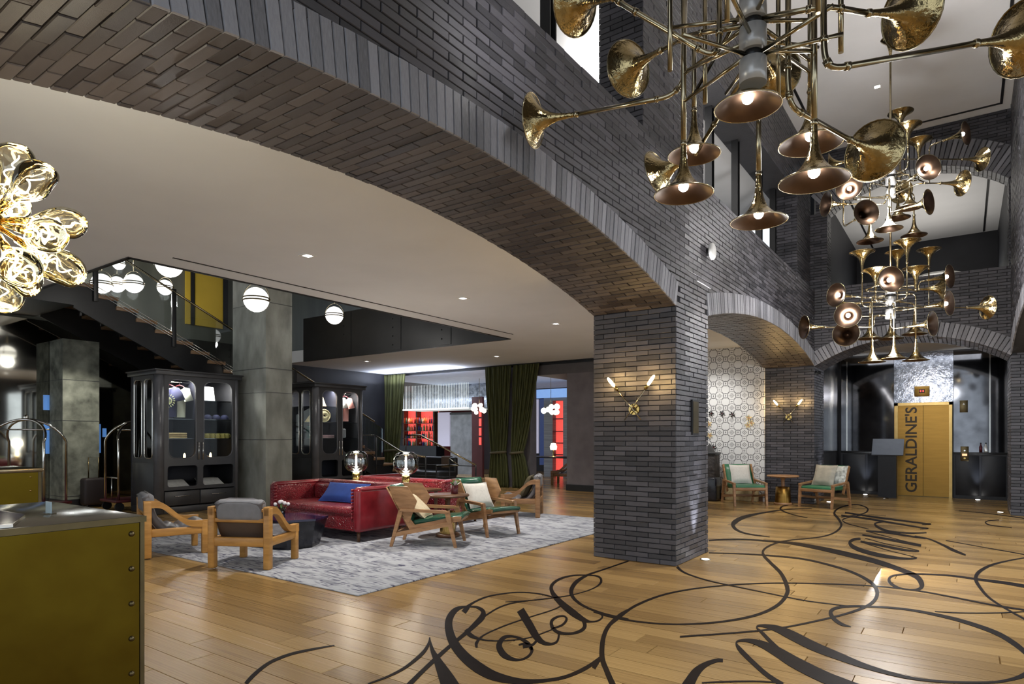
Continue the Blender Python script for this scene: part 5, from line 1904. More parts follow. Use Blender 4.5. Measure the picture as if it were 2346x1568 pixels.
# ---------------------------------------------------------------- blown gold glass chandelier at the left
gc = at(-28, 505, 2.75)
gl = thing('glass_chandelier', 'cluster chandelier of gold blown-glass bulbs with glowing filaments', 'chandelier', (gc.x, gc.y, gc.z - .5))
MB().ball(gc, .06, 16).build('hub', 'brass', gl, world=True)
MB().tube([gc, (gc.x, gc.y, ZC + .01)], .010, 8).build('rod', 'brass_tube', gl, world=True)
BP = smooth_path([(.012, 0), (.014, .03), (.026, .075), (.052, .13), (.070, .185), (.069, .235), (.047, .272), (.018, .286), (.0, .288)], 4)
for k, (x, y, d, q) in enumerate(((50, 335, 2.86, 1.0), (110, 385, 2.62, 1.05), (62, 470, 2.95, .7), (193, 512, 2.75, .98), (132, 548, 2.52, .95), (182, 640, 2.72, 1.05), (62, 640, 2.52, 1.0), (74, 668, 2.68, 1.0), (18, 718, 2.8, 1.0), (-90, 345, 2.8, 1), (-80, 690, 2.6, 1), (-210, 430, 2.7, 1), (-210, 590, 2.7, 1), (-60, 400, 2.45, 1))):
    e = at(x, y, d)
    dv = (e - gc)
    L_ = dv.length
    dv.normalize()
    bb = gc + dv * max(.02, L_ - .288 * q)
    ph = R.uniform(0, 6)

    def wob(g, h, ph=ph):
        return 1 + .10 * math.sin(2 * g + ph + h * 16) + .06 * math.sin(3 * g - ph + 26 * h)
    arm = MB().tube([gc, bb + dv * .02], .011, 10).build('arm', 'brass', gl, world=True)
    gb = MB().lathe([(r_ * q, h_ * q) for r_, h_ in BP], bb, dv, 28, wob).build('glass_bulb', 'gold_glass', gl, world=True)
    MB().tube([bb - dv * .03, bb + dv * .03], .018, 14).build('bulb_holder', 'brass', arm, world=True)
    u = dv.orthogonal().normalized()
    v = dv.cross(u)
    fil = [bb + dv * (.04 + .19 * q * t / 24) + (u * math.cos(t * .8) + v * math.sin(t * .55 + ph)) * .016 for t in range(25)]
    MB().tube(fil, .0032, 6).build('filament', 'filament_white', gb, world=True)
light('POINT', 'glass_chandelier_light', gc + Vector((.05, .1, -.1)), 34, (1, .92, .75), shadow_soft_size=.25)


# ---------------------------------------------------------------- white globe pendants with a metal band and bail
def globe(x, y, r_px, d, label, group=None):
    c = at(x, y, d)
    r = r_px * d / F
    t = thing('globe_pendant', label, 'pendant lamp', (c.x, c.y, c.z - r), group=group)
    MB().ball(c, r, 28).build('globe', 'globe_glow', t, world=True)
    for dz in (.07, -.07):
        MB().tube([c + Vector((math.cos(a * .2618) * r * 1.03, math.sin(a * .2618) * r * 1.03, dz * 1.6 * r)) for a in range(24)], r * .06, 6, closed=True).build('band', 'bronze_trim', t, world=True)
    for s_ in (-1, 1):
        MB().ball(c + CR * s_ * r * 1.08, r * .09, 8).build('pivot', 'bronze_trim', t, world=True)
    MB().tube([c + CR * math.cos(a) * r * 1.08 + UP * math.sin(a) * r * 1.35 for a in [math.pi * k / 16 for k in range(17)]], r * .03, 6).build('bail', 'brass_tube', t, world=True)
    MB().tube([c + UP * r * 1.33, (c.x, c.y, 6.4)], .008, 6).build('rod', 'brass_tube', t, world=True)
    light('POINT', 'globe_light', c - UP * (r * 1.15), 16, (1, .97, .92), shadow_soft_size=r * .6)


globe(587, 687, 28, 10.2, 'white globe pendant with a brass bail before the concrete column')
globe(766, 723, 20, 13.2, 'white globe pendant with a brass bail before the black fascia')
globe(388, 606, 29, 10.4, 'white globe pendant hanging at the near edge of the stair void')
globe(233, 650, 22, 12.3, 'white globe standing in for a pendant mirrored over the stair', 'mirrored globes over the stair')  # this row is added in place of pendant reflections
globe(268, 652, 18, 13.0, 'white globe standing in for a pendant mirrored over the stair', 'mirrored globes over the stair')
globe(306, 650, 21, 12.5, 'white globe standing in for a pendant mirrored over the stair', 'mirrored globes over the stair')
globe(378, 659, 17, 13.2, 'white globe standing in for a pendant mirrored over the stair', 'mirrored globes over the stair')
globe(272, 604, 14, 12.5, 'small white globe pendant high in the stairwell')


# ---------------------------------------------------------------- sconces
def sconce(c, label, sc=1.0):
    """brass disc with two crossed stems and tube bulbs, on a wall facing -y"""
    t = thing('wall_sconce', label, 'wall lamp', c)
    c = Vector(c)
    disc(MB(), c + Vector((0, -.016, 0)), .062 * sc, (0, 1, 0), .03, 24).build('backplate', 'brass', t, world=True)
    disc(MB(), c + Vector((0, -.045, 0)), .02 * sc, (0, 1, 0), .04, 12).build('boss', 'black_plastic', t, world=True)
    for s_ in (-1, 1):
        a = c + Vector((-s_ * .10 * sc, -.06, -.12 * sc))
        b = c + Vector((s_ * .17 * sc, -.10, .22 * sc))
        MB().tube([a, b], .0075 * sc, 8).build('stem', 'brass_tube', t, world=True)
        dv = (b - a).normalized()
        MB().tube([b - dv * .005, b + dv * .05 * sc], .019 * sc, 12).build('lamp_socket', 'brass', t, world=True)
        MB().lathe([(.012, .045 * sc), (.017, .07 * sc), (.018, .13 * sc), (.012, .17 * sc), (0, .18 * sc)], b, dv, 12).build('bulb', 'bulb_warm', t, world=True)
        light('POINT', 'sconce_light', b + dv * .12 * sc + Vector((0, -.03, 0)), 7, (1, .66, .28), shadow_soft_size=.03)


sconce((-3.006, 6.58, 1.70), 'crossed-stem brass sconce with two amber tube bulbs on the square pillar')
sconce((-3.02, 14.25, 1.80), 'crossed-stem brass sconce with two amber bulbs on the pillar behind the green chairs')


# ---------------------------------------------------------------- recessed lights
def downlight(x, y, z, label, group, e=40, col=(1, .96, .9), size=95):
    t = thing('downlight', label, 'downlight', (x, y, z - .004), group=group)
    MB().frame(-.07, .07, -.07, .07, -.045, .045, -.045, .045, .01, -.004, .003, ax=2).build('trim_ring', 'white_plastic', t)
    disc(MB(), (0, 0, .0), .04, (0, 0, 1), .004, 16).build('lens', 'led_soft', t)
    light('SPOT', 'downlight_beam', (x, y, z - .02), e, col, aim=(x, y, 0), spot_size=math.radians(size), spot_blend=.6, shadow_soft_size=.05)


for (x, y, lb) in ((-5.77, 4.3, 'over the oak sling armchairs'), (-5.77, 6.9, 'over the green lounge chairs'), (-5.77, 9.4, 'over the far end of the rug')):
    downlight(x, y, ZC, 'square recessed downlight in the white lounge ceiling ' + lb, 'lounge downlights along the rug', 210)
for (x, y, lb) in ((-12.66, 11.26, 'near the black fascia'), (-9.3, 12.4, 'near the olive curtains')):
    downlight(x, y, ZC, 'square recessed downlight in the white ceiling strip ' + lb, 'downlights before the bar', 90)
for (x, y) in ((-.5, 9.0), (-.5, 9.7), (-1.2, 12.2)):
    downlight(x, y, 7.25, 'recessed downlight in the high atrium ceiling', 'atrium downlights', 420, size=80)


def uplight(x, y, label, aim, e):
    t = thing('floor_uplight', label, 'uplight', (x, y, 0))
    disc(MB(), (0, 0, .0035), .06, (0, 0, 1), .007, 20).build('bezel', 'chrome', t)
    disc(MB(), (0, 0, .007), .042, (0, 0, 1), .004, 20).build('lens', 'led_soft', t)
    light('SPOT', 'uplight_beam', (x, y, .03), e, (.86, .92, 1), aim=aim, spot_size=math.radians(36), spot_blend=1.0, shadow_soft_size=.03)


uplight(-2.40, 7.14, 'in-floor uplight washing the square brick pillar', (-2.58, 7.14, 1.3), 150)
uplight(-2.36, 14.9, 'in-floor uplight at the jamb of the lobby arch behind the green chair', (-2.56, 14.9, 2), 110)
uplight(-1.95, 17.28, 'in-floor uplight before the black panel left of the lift', (-1.95, 17.50, 1.2), 60)
uplight(.22, 17.28, 'in-floor uplight before the black panel right of the lift', (.22, 17.50, 1.2), 60)
uplight(.52, 14.7, 'in-floor uplight at the right jamb of the lobby arch', (.68, 14.7, 3), 50)

# ================================================================ LIFT LOBBY
ed = thing('lift_doors', 'brushed brass lift doors in a brass frame with vertical dark lettering', 'lift doors', (-.8, YL, 0))
dl, dr_, dm = -1.30, -.305, -.80
MB().box(dl - .07, dl, YL - .02, YL + .1, 0, 2.18).build('jamb', 'door_trim', ed, world=True)
MB().box(dr_, dr_ + .06, YL - .02, YL + .1, 0, 2.18).build('jamb', 'door_trim', ed, world=True)
MB().box(dl - .07, dr_ + .06, YL - .02, YL + .1, 2.115, 2.18).build('lintel', 'door_trim', ed, world=True)
MB().box(dl, dm - .004, YL + .04, YL + .07, .01, 2.115).build('door_leaf', 'brass_door', ed, world=True)
MB().box(dm + .004, dr_, YL + .05, YL + .08, .01, 2.115).build('door_leaf', 'brass_door', ed, world=True)
MB().box(dl, dr_, YL - .01, YL + .09, 0, .012).build('sill', 'bronze_trim', ed, world=True)
tv, tf = text_mesh("GERALDINE'S", 1.0, .004)
xs = [v[0] for v in tv]
ys = [v[1] for v in tv]
x0, x1, y0, y1 = min(xs), max(xs), min(ys), max(ys)
za_, zb_ = .09, 2.08
xa_, xb_ = onY(2073, 1030, YL + .04).x, onY(2101, 1030, YL + .04).x
vs_ = []
for (a, b, c) in tv:
    z = za_ + (a - x0) / (x1 - x0) * (zb_ - za_)
    x = xb_ - (b - y0) / (y1 - y0) * (xb_ - xa_)
    vs_.append((x, YL + .037 - c * .3, z))
MB().add(vs_, tf).build('lettering', mat('letter_bronze', (.055, .038, .02), .4, .3), ed, world=True)
# antique mirror over the doors, smoked mirrors each side
MB().box(dl - .08, dr_ + .08, YL + .02, YL + .06, 2.18, 3.37)
for nm, a, b, z0, z1, m, lb in (('wall_mirror_over_lift', dl - .08, dr_ + .08, 2.185, 3.37, 'antique_mirror', 'silvered antique mirror panel above the lift doors'),
                                ('wall_mirror_lobby_left', -2.50, dl - .085, 1.04, 3.37, 'mirror', 'smoked mirror left of the lift'),
                                ('wall_mirror_lobby_right', dr_ + .085, XR + .1, 1.04, 3.37, 'mirror', 'smoked mirror right of the lift')):
    struct(nm, MB().box(a, b, YL + .03, YL + .08, z0, z1), m, lb)
for nm, a, b in (('black panelled ledge cabinet left of the lift', -2.50, dl - .085), ('black panelled ledge cabinet right of the lift', dr_ + .085, XR + .1)):
    t = thing('ledge_cabinet', nm, 'cabinet', ((a + b) / 2, YL - .05, 0))
    MB().box(a, b, YL - .04, YL + .06, 0, 1.0).build('body', 'black_lacquer', t, world=True)
    MB().rbox(a, b, YL - .06, YL + .06, 1.0, 1.04, .004, 2).build('ledge', 'black_steel', t, world=True)
    for k in range(2):
        x_ = a + (b - a) * (.04 + .48 * k)
        MB().rbox(x_, x_ + (b - a) * .44, YL - .05, YL - .038, .08, .96, .004, 2).build('door', 'black_lacquer', t, world=True)
for i, x_ in enumerate((onY(1940, 950, YL).x, onY(2268, 950, YL).x)):
    t = thing('mirror_bar', ['thin bright metal bar on the smoked mirror left of the lift', 'thin bright metal bar on the smoked mirror right of the lift'][i], 'trim', (x_, YL, 1.04))
    MB().box(x_ - .012, x_ + .012, YL + .01, YL + .032, 1.04, 3.2).build('bar', 'chrome', t, world=True)
    MB().box(x_ - .016, x_ + .016, YL + .005, YL + .032, 3.2, 3.23).build('cap', 'chrome', t, world=True)
# slanted lectern, call panel, notices, floor sign
p = onY(2032, 1023, 16.7)
t = thing('lectern', 'slate-grey slanted lectern top on a black stand left of the lift', 'lectern', (p.x, 16.75, 0))
MB().box(-.18, .18, -.04, .16, 0, 1.0).build('stand', 'black_lacquer', t)
MB().add([(-.30, -.12, .98), (.32, -.12, .98), (.32, .16, 1.34), (-.30, .16, 1.34), (-.30, -.10, .96), (.32, -.10, .96), (.32, .18, 1.32), (-.30, .18, 1.32)],
         [(0, 1, 2, 3), (7, 6, 5, 4), (0, 4, 5, 1), (1, 5, 6, 2), (2, 6, 7, 3), (3, 7, 4, 0)]).build('slope', 'slate', t)
p = onY(2210, 1040, YL - .05)
t = thing('call_panel', 'bronze lift call panel with a lit button right of the doors', 'call panel', (p.x, YL - .055, p.z - .16))
MB().rbox(-.075, .075, -.012, .006, 0, .32, .006, 2).build('plate', 'bronze_trim', t)
disc(MB(), (0, -.014, .23), .016, (0, 1, 0), .008, 12).build('button', 'chrome', t)
MB().box(-.045, .045, -.014, -.01, .11, .16).build('display', mat('orange_lit', (1, .45, .25), .5, emit=(1, .4, .2), es=1.2), t)
disc(MB(), (0, -.014, .06), .02, (0, 1, 0), .008, 12).build('button', 'brass', t)
p = onY(2208, 932, YL)
t = thing('notice_plate', 'small bronze notice with a white triangle right of the lift lintel', 'sign', (p.x, YL + .01, p.z - .13))
MB().rbox(-.075, .075, -.004, .02, 0, .27, .004, 2).build('plate', 'bronze_trim', t)
MB().prism([(-.022, .17), (.022, .17), (0, .215)], 1, -.0065, -.003).build('triangle', 'paper', t)
p = onY(2112, 897, YL)
t = thing('floor_indicator', 'brass plaque with dark digits above the lift doors', 'sign', (p.x, YL + .02, p.z - .12))
MB().rbox(-.15, .15, -.012, .01, 0, .24, .01, 2).build('plate', 'brass_door', t)
MB().rbox(-.055, .055, -.018, -.010, .08, .17, .004, 2).build('display', 'black_plastic', t)
for k in (-1, 1):
    MB().box(k * .025 - .014, k * .025 + .014, -.0195, -.0175, .10, .15).build('digit', 'red_glow', t)
p = onz(2022, 1133)
t = thing('floor_cable', 'loose black cable lying on the floor before the lectern', 'cable', (p.x, 16.6, 0))
MB().tube([(p.x - .2, 16.75, .006), (p.x, 16.6, .03), (p.x + .12, 16.62, .012), (p.x + .22, 16.5, .006), (p.x + .12, 16.42, .006)], .006, 6).build('cable', 'chrome', t, world=True)
bt = onY(2247, 1020, YL - .02)
for i, (m, w_, lb) in enumerate((('maroon', .03, 'small red bottle on the ledge right of the lift'), ('paper', .036, 'white carton on the ledge right of the lift'))):
    t = thing('bottle' if i == 0 else 'carton', lb, 'bottle' if i == 0 else 'carton', (bt.x + .09 * i, YL - .02, 1.04))
    MB().lathe([(0, 0), (w_, 0), (w_, .12), (w_ * .4, .17), (w_ * .4, .2), (0, .2)], n=14).build('body', m, t)
    MB().lathe([(w_ * .45, .195), (w_ * .45, .215), (0, .216)], n=12).build('cap', 'black_plastic', t)
# camera, intercom, wall speaker
t = thing('security_camera', 'black security camera at the springing of the lobby arch', 'camera', (-2.53, 14.42, 2.74))
MB().tube([(-.005, 0, .02), (.04, -.05, -.04)], .015, 8).build('bracket', 'black_plastic', t)
MB().tube([(-.05, -.09, -.06), (.09, -.03, -.02)], .032, 12).build('body', 'black_plastic', t)
disc(MB(), (-.055, -.092, -.062), .026, (.14, .06, .04), .006, 12).build('lens', 'chrome', t)
p = onX(1620, 578, AX)
t = thing('wall_speaker', 'round white wall speaker on the brick above the pillar', 'speaker', (AX, p.y, p.z))
MB().tube([(0, 0, 0), (.05, 0, 0)], .045, 14).build('bracket', 'black_plastic', t)
MB().lathe([(.0, .085), (.085, .085), (.10, .07), (.10, .05), (.09, .045), (0, .045)], (0, 0, 0), (1, 0, 0), 24).build('grille', 'white_plastic', t)
p = onX(1590, 957, AX)
t = thing('wall_intercom', 'narrow dark recessed panel on the side of the square pillar', 'panel', (AX, p.y, p.z - .2))
MB().box(-.01, .02, -.10, .10, 0, .40).build('housing', 'black_plastic', t)
MB().box(.018, .024, -.085, .085, .02, .38).build('grille', 'bronze_trim', t)

# ---------------------------------------------------------------- papered wall: plinth, sculpture, climbing flowers
t = thing('stone_plinth', 'dark rough stone plinth before the papered wall', 'plinth', (-4.58, 13.80, 0))
MB().rbox(-.24, .24, -.2, .2, 0, .52, .05, 3).build('base', 'black_stone', t)
MB().rbox(-.2, .2, -.18, .18, .5, 1.02, .01, 2).build('shaft', mat('bark', (.035, .03, .028), .8, var=.8, scale=9, bump=1, bscale=18), t)
MB().rbox(-.22, .22, -.2, .2, 1.0, 1.05, .006, 2).build('cap', 'black_steel', t)
t = thing('pyramid_sculpture', 'small black pyramid standing on the stone plinth', 'sculpture', (-4.53, 13.75, 1.05))
MB().add([(-.1, -.09, 0), (.1, -.09, 0), (.1, .09, 0), (-.1, .09, 0), (0, 0, .20)], [(3, 2, 1, 0), (0, 1, 4), (1, 2, 4), (2, 3, 4), (3, 0, 4)]).build('pyramid', 'black_steel', t)
t = thing('wicker_basket', 'pale woven box with scalloped pattern under the chair by the papered wall', 'basket', (-3.95, 14.10, 0))
MB().rbox(-.35, .35, -.06, .06, 0, .30, .02, 2).build('box', 'khaki', t)
MB().rbox(-.36, .36, -.07, .07, .28, .32, .01, 2).build('lid', 'rope', t)
spots = [(1630, 948), (1655, 948), (1678, 950), (1625, 972), (1716, 958), (1722, 970), (1627, 998), (1636, 1026), (1714, 975)]
for i, (x, y) in enumerate(spots):
    p = onY(x, y, 14.185)
    col = 'dark' if i in (0, 1, 2, 7) else 'cream'
    t = thing('wall_flower', 'dark paper blossom pinned to the papered wall' if col == 'dark' else 'cream paper blossom pinned to the papered wall', 'wall ornament', (p.x, 14.185, p.z), group='dark wall blossoms' if col == 'dark' else 'cream wall blossoms')
    for k in range(5):
        a = k * 1.2566 + i
        c, s_ = math.cos(a), math.sin(a)
        MB().add([(0, -.005, 0), (.04 * c - .018 * s_, -.035, .04 * s_ + .018 * c), (.075 * c, -.025, .075 * s_), (.04 * c + .018 * s_, -.035, .04 * s_ - .018 * c)], [(0, 1, 2, 3)]).build('petal', 'black_plastic' if col == 'dark' else mat('yellow_petal', (.62, .48, .22), .7, var=.5, scale=30) if 'yellow_petal' not in MATS else 'black_plastic' if col == 'dark' else 'yellow_petal', t)
    MB().ball((0, -.02, 0), .014, 8).build('heart', 'orange_box' if col != 'dark' else 'maroon', t)


# ================================================================ BAR BEYOND THE LOUNGE
def curtain(label, X0, X1, Y, ztop, tie, pull, ztie=.95, n=11, parent_loc=None):
    """pleated curtain hung between X0 and X1, gathered at the tie towards x=pull"""
    t = thing('curtain', label, 'curtain', ((X0 + X1) / 2, Y, 0))
    rows, cols = 40, n * 8 + 1
    g = []
    W0 = X1 - X0
    for i in range(cols):
        u = i / (cols - 1)
        row = []
        for j in range(rows + 1):
            z = ztop * j / rows
            if z >= ztie:
                f = (z - ztie) / (ztop - ztie)
                k = tie + (1 - tie) * (f ** .75)
            else:
                f = (ztie - z) / ztie
                k = tie + .28 * (f ** .6)
            c0 = (X0 + X1) / 2
            c_ = pull + (c0 - pull) * min(1, max(0, (k - tie) / (1 - tie)))
            amp = .055 * (.45 + .55 * k)
            x = c_ + (u - .5) * W0 * k
            y = Y + amp * math.sin(u * n * 2 * math.pi + .4 * math.sin(j * .12)) + .02 * math.sin(u * 31 + z * 2)
            row.append((x, y, z))
        g.append(row)
    MB().sheet(g, .008).build('cloth', 'curtain', t, world=True)
    w_ = W0 * tie / 2 + .02
    ring = [(pull + w_ * math.cos(a * .3927), Y + .09 * math.sin(a * .3927), ztie + .02 * math.cos(a * .3927)) for a in range(16)]
    mb = MB().tube(ring, .035, 6, closed=True)
    mb.build('tie_back', 'olive_cloth', t, world=True)


cm = onY(1176, 900, 14.05).x
xa, xb = onY(1112, 900, 14.05).x, onY(1237, 900, 14.05).x
curtain('olive velvet curtain gathered to the left of the grey pier, tied at waist height', xa, cm - .05, 14.05, 3.32, .52, xa + .45)
curtain('olive velvet curtain gathered at the right beside the walnut sling armchair', cm, xb, 14.05, 3.32, .42, xb - .75)
xa, xb = onY(878, 900, 14.05).x, onY(930, 900, 14.05).x
curtain('narrow olive curtain behind the brass handrail at the bar entrance', xa, xb, 14.05, 3.32, .6, xa + .35, n=7)
# curtain track
t = thing('curtain_track', 'thin black curtain track along the edge of the white ceiling', 'track', (-11.5, 14.1, 3.33))
MB().box(-15.85, -7.3, 14.06, 14.14, 3.325, 3.352).build('track', 'black_steel', t, world=True)
MB().box(-15.85, -7.3, 14.155, 14.19, 3.28, 3.352).build('pelmet', 'black_steel', t, world=True)
# piers between the openings
struct('wall_blue_pier', MB().box(onY(850, 900, 14.3).x, onY(877, 900, 14.3).x, 14.2, 14.5, 0, 3.35), 'blue_panel', 'glossy blue-black wall panel at the bar entrance')
struct('wall_curtain_pier', MB().box(onY(1140, 900, 14.45).x, onY(1222, 900, 14.45).x, 14.3, 14.6, 0, 3.35), 'pier_plaster', 'grey plaster pier behind the tied curtains')
struct('wall_bar_far', MB().box(-26, -6, 21.3, 21.5, 0, 4.0), 'dark_wall', 'dark back wall of the bar')
struct('wall_bar_left', MB().box(-26, -25.8, 14, 21.5, 0, 4.0), 'dark_wall')
struct('ceiling_bar_left', MB().box(-26, -16, 14.2, 22, 3.3, 3.4), 'bar_ceiling')
# bar back with red-lit bottle shelves
YB = 20.0
A_, B_ = onY(928, 940, YB), onY(1000, 1040, YB)
bb = thing('back_bar', 'back bar with red-lit shelves of bottles and dark uprights', 'bar shelf', ((A_.x + B_.x) / 2, YB, 0))
MB().box(A_.x, B_.x, YB + .12, YB + .16, 0, A_.z).build('back_panel', 'red_glow', bb, world=True)
for x_ in (A_.x, A_.x + .42 * (B_.x - A_.x), B_.x - .08):
    MB().box(x_, x_ + .08, YB - .14, YB + .12, 0, A_.z + .3).build('upright', 'dark_wood', bb, world=True)
MB().box(A_.x, B_.x, YB - .16, YB + .16, A_.z, A_.z + .5).build('header', 'dark_wood', bb, world=True)
MB().box(A_.x - .1, B_.x + .3, YB - .35, YB + .16, 0, 1.0).build('counter', 'black_lacquer', bb, world=True)
bm = ['maroon', 'lamp_glass', 'orange_box', 'gold_mug', 'paper', 'teal', 'blue_velvet']
gi = 0
for z in (1.0, 1.32, 1.64, 1.96):
    if z > 1.1:
        MB().box(A_.x, B_.x, YB - .14, YB + .12, z - .02, z).build('shelf', 'dark_wood', bb, world=True)
    k = 0
    x_ = A_.x + .14
    up0 = A_.x + .42 * (B_.x - A_.x)
    while x_ < B_.x - .12:
        if up0 - .045 < x_ < up0 + .125:
            x_ = up0 + .125
        m = bm[(gi * 5 + k) % 7]
        h = R.uniform(.2, .28)
        t = thing('bottle', 'spirit bottle on the red-lit back bar shelves', 'bottle', (x_, YB - .03 + R.uniform(-.04, .04), z), group='bottles on the back bar')
        MB().lathe([(0, 0), (.036, 0), (.038, h * .62), (.014, h * .76), (.013, h), (0, h)], n=10).build('body', m, t)
        x_ += R.uniform(.085, .13)
        k += 1
        gi += 1
light('AREA', 'back_bar_red', ((A_.x + B_.x) / 2, YB - .1, 2.2), 10, (1, .2, .12), shape='RECTANGLE', size=1.6, size_y=.2)
# canopy of hanging pale rods
A_, B_ = onY(930, 882, 17.5), onY(1082, 934, 17.5)
rk = thing('rod_canopy', 'overhead canopy of looped pale rods hanging above the bar', 'canopy', ((A_.x + B_.x) / 2, 17.5, B_.z))
MB().box(A_.x, B_.x, 17.3, 17.9, A_.z - .02, A_.z + .03).build('rail', 'chrome', rk, world=True)
MB().box(A_.x, B_.x, 17.3, 18.4, B_.z - .05, B_.z).build('tray', 'rod_glow', rk, world=True)
x_ = A_.x + .02
while x_ < B_.x:
    MB().tube([(x_, 17.36, B_.z), (x_, 17.36, A_.z - .08), (x_ + .025, 17.36, A_.z - .03), (x_ + .055, 17.36, A_.z - .03), (x_ + .08, 17.36, A_.z - .08), (x_ + .08, 17.36, B_.z)], .011, 6).build('looped_rod', 'rod_glow', rk, world=True)
    x_ += .155
MB().box(A_.x, B_.x + 1.0, 17.9, 17.94, B_.z, A_.z + .3).build('back_sheet', 'antique_mirror', rk, world=True)
struct('ceiling_bar_soffit', MB().box(-16, -9.35, 14.2, 21.4, 3.30, 3.37), mat('cool_soffit_glow', (.55, .6, .7), .5, emit=(.6, .7, 1), es=.10), 'white soffit above the bar with a cool glow of its own')  # cool light put into the soffit as faint emission
light('AREA', 'bar_cove', ((A_.x + B_.x) / 2, 16.6, 2.85), 60, (.75, .85, 1), shape='RECTANGLE', size=3.5, size_y=1.0)
# grey column and lilac glass in the bar
q = onY(1015, 985, 18.8)
struct('wall_lilac', MB().box(onY(1003, 950, 19).x, onY(1030, 950, 19).x, 19.0, 19.1, 1.0, 2.35), 'lilac_window')
t = thing('metal_column', 'dark metal-clad column in the bar beside the lilac glass', 'column', (onY(1056, 950, 18).x, 18, 0))
w0, w1 = onY(1032, 950, 18).x, onY(1081, 950, 18).x
MB().box(w0, w1, 18, 18.5, 0, 2.25).build('shaft', mat('zinc', (.20, .20, .205), .4, .7, var=.3, scale=4), t, world=True)
MB().box(w0 - .02, w1 + .02, 17.98, 18.52, 2.2, 2.28).build('capital', 'black_steel', t, world=True)
t = thing('maroon_screen', 'maroon panelled screen left of the big curtain', 'screen', (onY(1090, 950, 17).x, 17, 0))
MB().box(onY(1081, 950, 17).x, onY(1105, 950, 17).x, 17, 17.1, 0, 2.75).build('panel', mat('deep_red', (.09, .015, .015), .4), t, world=True)
for k in range(4):
    MB().box(onY(1098, 950, 17).x, onY(1103, 950, 17).x, 16.98, 17.0, 1.1 + .32 * k, 1.36 + .32 * k).build('lit_niche', 'red_glow', t, world=True)
# brick wall with tall red-lit niches, right of the curtain
YN = 18.6
wn0, wn1 = onY(1246, 950, YN).x, onY(1302, 950, YN).x
bn = thing('niche_wall', 'pale brick wall with a tall red-lit shelving niche', 'shelving', ((wn0 + wn1) / 2, YN, 0))
n0, n1 = onY(1266, 950, YN).x, onY(1290, 950, YN).x
for (a, b) in ((wn0, n0), (n1, wn1)):
    MB().box(a, b, YN, YN + .3, 0, 3.0).build('brick_side', mat('grey_courses', (.26, .28, .30), .6, var=.5, scale=5, stretch=(.3, .3, 22)) if 'grey_courses' not in MATS else 'grey_courses', bn, world=True)
MB().box(n0, n1, YN, YN + .3, 2.62, 3.0).build('brick_head', 'grey_courses', bn, world=True)
MB().box(n0, n1, YN + .22, YN + .3, 0, 2.62).build('niche_back', 'red_glow', bn, world=True)
for z in (.75, 1.15, 1.55, 1.98):
    MB().box(n0, n1, YN, YN + .22, z, z + .03).build('shelf', 'maroon', bn, world=True)
struct('window_1', MB().box(onY(1222, 950, 18.7).x, onY(1233, 950, 18.7).x, 18.7, 18.75, .8, 2.7), 'lilac_window')
struct('window_2', MB().box(onY(1236, 950, 18.65).x, onY(1246, 950, 18.65).x, 18.65, 18.7, .4, 2.7), 'blue_window')
struct('trim_10', MB().box(onY(1222, 950, 18.6).x, wn1, 18.5, 18.58, 2.72, 3.02), mat('blue_reflection', (.2, .35, .6), .4, emit=(.25, .45, .9), es=.5))  # glowing strip stands in for a bluish reflection overhead


def cluster(c, r, n, label):
    t = thing('bubble_chandelier', label, 'chandelier', c)
    for k in range(n):
        a = R.uniform(0, 6.28)
        p = (r * R.uniform(-1, 1), r * .4 * R.uniform(-1, 1), .12 * R.uniform(-1, 1))
        MB().ball(p, R.uniform(.06, .1), 10).build('bubble', 'cream_glow', t)
    MB().tube([(0, 0, 0), (0, 0, 3.31 - c[2])], .008, 6).build('rod', 'brass_tube', t)


p = onY(1262, 939, 17.2)
cluster((p.x, 17.2, p.z), .36, 9, 'cream glass bubble chandelier before the red niche')
p = onY(1098, 937, 16.4)
cluster((p.x, 16.4, p.z), .3, 8, 'cream glass bubble chandelier left of the big curtain')
p = onY(1268, 1035, 16.6)
t = thing('table_lamp', 'small white table lamp in front of the red niche', 'lamp', (p.x, 16.6, .78))
MB().lathe([(.05, 0), (.02, .02), (.015, .2)], n=12).build('base', 'brass', t)
MB().lathe([(.09, .2), (.11, .3), (.07, .4), (0, .41)], n=16).build('shade', 'cream_glow', t)
t = thing('dining_table', 'dark table under the small white lamp beyond the curtain', 'table', (p.x, 16.6, 0))
MB().rbox(-.8, .8, -.4, .4, .74, .78, .01, 2).build('top', 'black_lacquer', t)
for sx in (-.7, .7):
    MB().tube([(sx, 0, 0), (sx, 0, .75)], .05, 10).build('leg', 'black_steel', t)
# handrails with posts along the ramp to the bar
for i, (pts, lb) in enumerate(((((862, 1000), (918, 1035), (975, 1048)), 'slim brass handrail sloping down past the narrow curtain'), (((930, 998), (962, 997), (1090, 1066)), 'slim brass handrail sloping to the bar, below the rod canopy'), (((1000, 1068), (1050, 1066), (1030, 1052)), 'short brass grab rail by the metal column'))):
    P3 = [onY(x, y, (11.5, 12.4, 12.1)[i]) for x, y in pts]
    t = thing('handrail', lb, 'handrail', (P3[0].x, P3[0].y, 0))
    MB().tube(P3, .022, 8).build('rail', 'brass_tube', t, world=True)
    for p in (P3[0], P3[-1]):
        MB().tube([(p.x, p.y, 0), p], .018, 8).build('post', 'black_steel', t, world=True)
    for z in (.35, .65):
        MB().tube([(P3[0].x, P3[0].y, z), (P3[-1].x, P3[-1].y, z)], .01, 6).build('bar', 'black_steel', t, world=True)
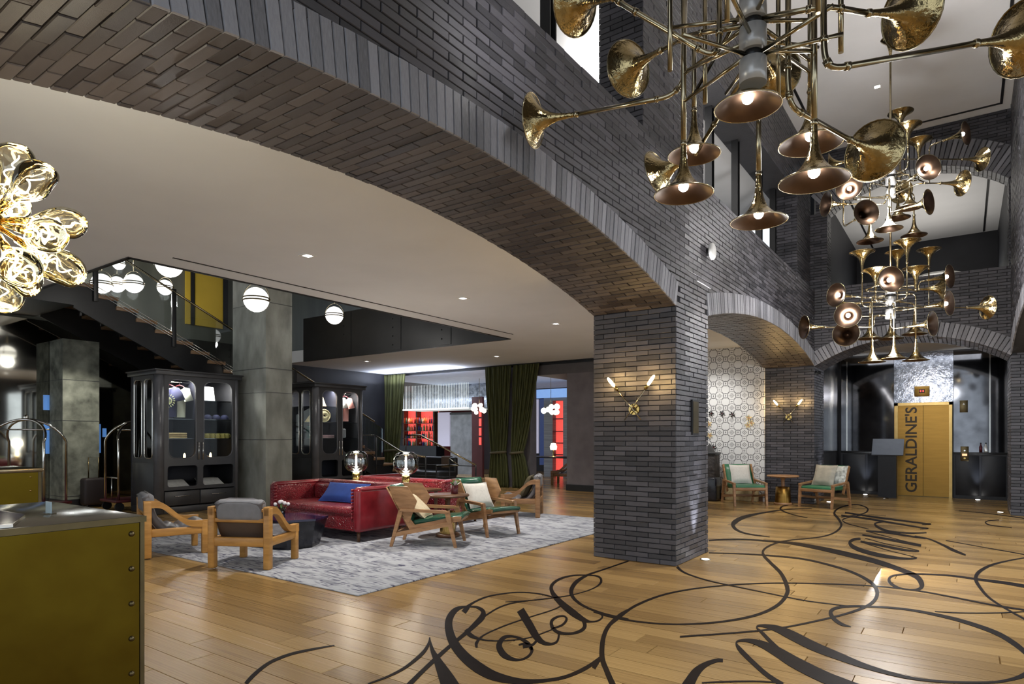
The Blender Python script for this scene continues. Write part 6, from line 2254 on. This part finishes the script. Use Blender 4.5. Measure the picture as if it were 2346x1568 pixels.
# dark lounge bench and cushions behind the second sofa
t = thing('leather_bench', 'black leather bench with a brown throw behind the green chairs', 'bench', (-12.15, 13.05, 0))
MB().rbox(-.7, .7, -.4, .4, .15, .45, .05, 4).build('seat', 'black_plastic', t)
MB().rbox(-.7, .7, .3, .45, .3, .82, .05, 4).build('back', 'black_plastic', t)
MB().rbox(.2, .5, .27, .48, .5, .845, .04, 3).build('throw', 'brown_canvas', t)
for sx in (-.6, .6):
    MB().box(sx - .04, sx + .04, -.35, .35, 0, .16).build('foot', 'black_steel', t)

# ================================================================ LARGER LIGHTS, SOME ADDED AS FILL
# fills added for gallery, reflected rooms and atrium; lobby and bar coves, wall wash
light('AREA', 'gallery_fill', (-4.6, 8.5, 4.30), 26, (1, .97, .93), aim=(-4.6, 8.5, 9), shape='RECTANGLE', size=1.2, size_y=9)  # hidden area light added to brighten the gallery ceiling
light('AREA', 'reflected_room_fill', (-.9, 18, 5.2), 26, (1, .96, .9), aim=(-.9, 18, 9), shape='RECTANGLE', size=2, size_y=4)  # added fill inside the stand-in reflection room
light('AREA', 'reflected_inner_fill', (-.5, 24, 5.0), 40, (1, .93, .8), aim=(-.5, 24, 9), shape='RECTANGLE', size=2, size_y=3)  # added fill for the smaller room beyond it
light('AREA', 'lobby_cove', (-.9, 16.3, 3.3), 14, (.9, .94, 1), aim=(-.9, 16.3, 0), shape='RECTANGLE', size=2.4, size_y=1.2)
light('AREA', 'bar_front_cove', (-13.2, 13.6, 3.0), 50, (.75, .82, 1), aim=(-13.2, 13.6, 9), shape='RECTANGLE', size=3, size_y=.5)
light('SPOT', 'paper_wash', (-4.6, 12.6, 3.3), 130, (1, .98, .95), aim=(-4.6, 14.2, 1.2), spot_size=math.radians(80), spot_blend=.8, shadow_soft_size=.1)
light('AREA', 'parapet_fill', (-3.25, 7.5, 4.46), 260, (1, .98, .96), aim=(0, 7.5, 6.3), shape='RECTANGLE', size=.5, size_y=12)  # unseen strip added behind the parapet to brighten the atrium ceiling
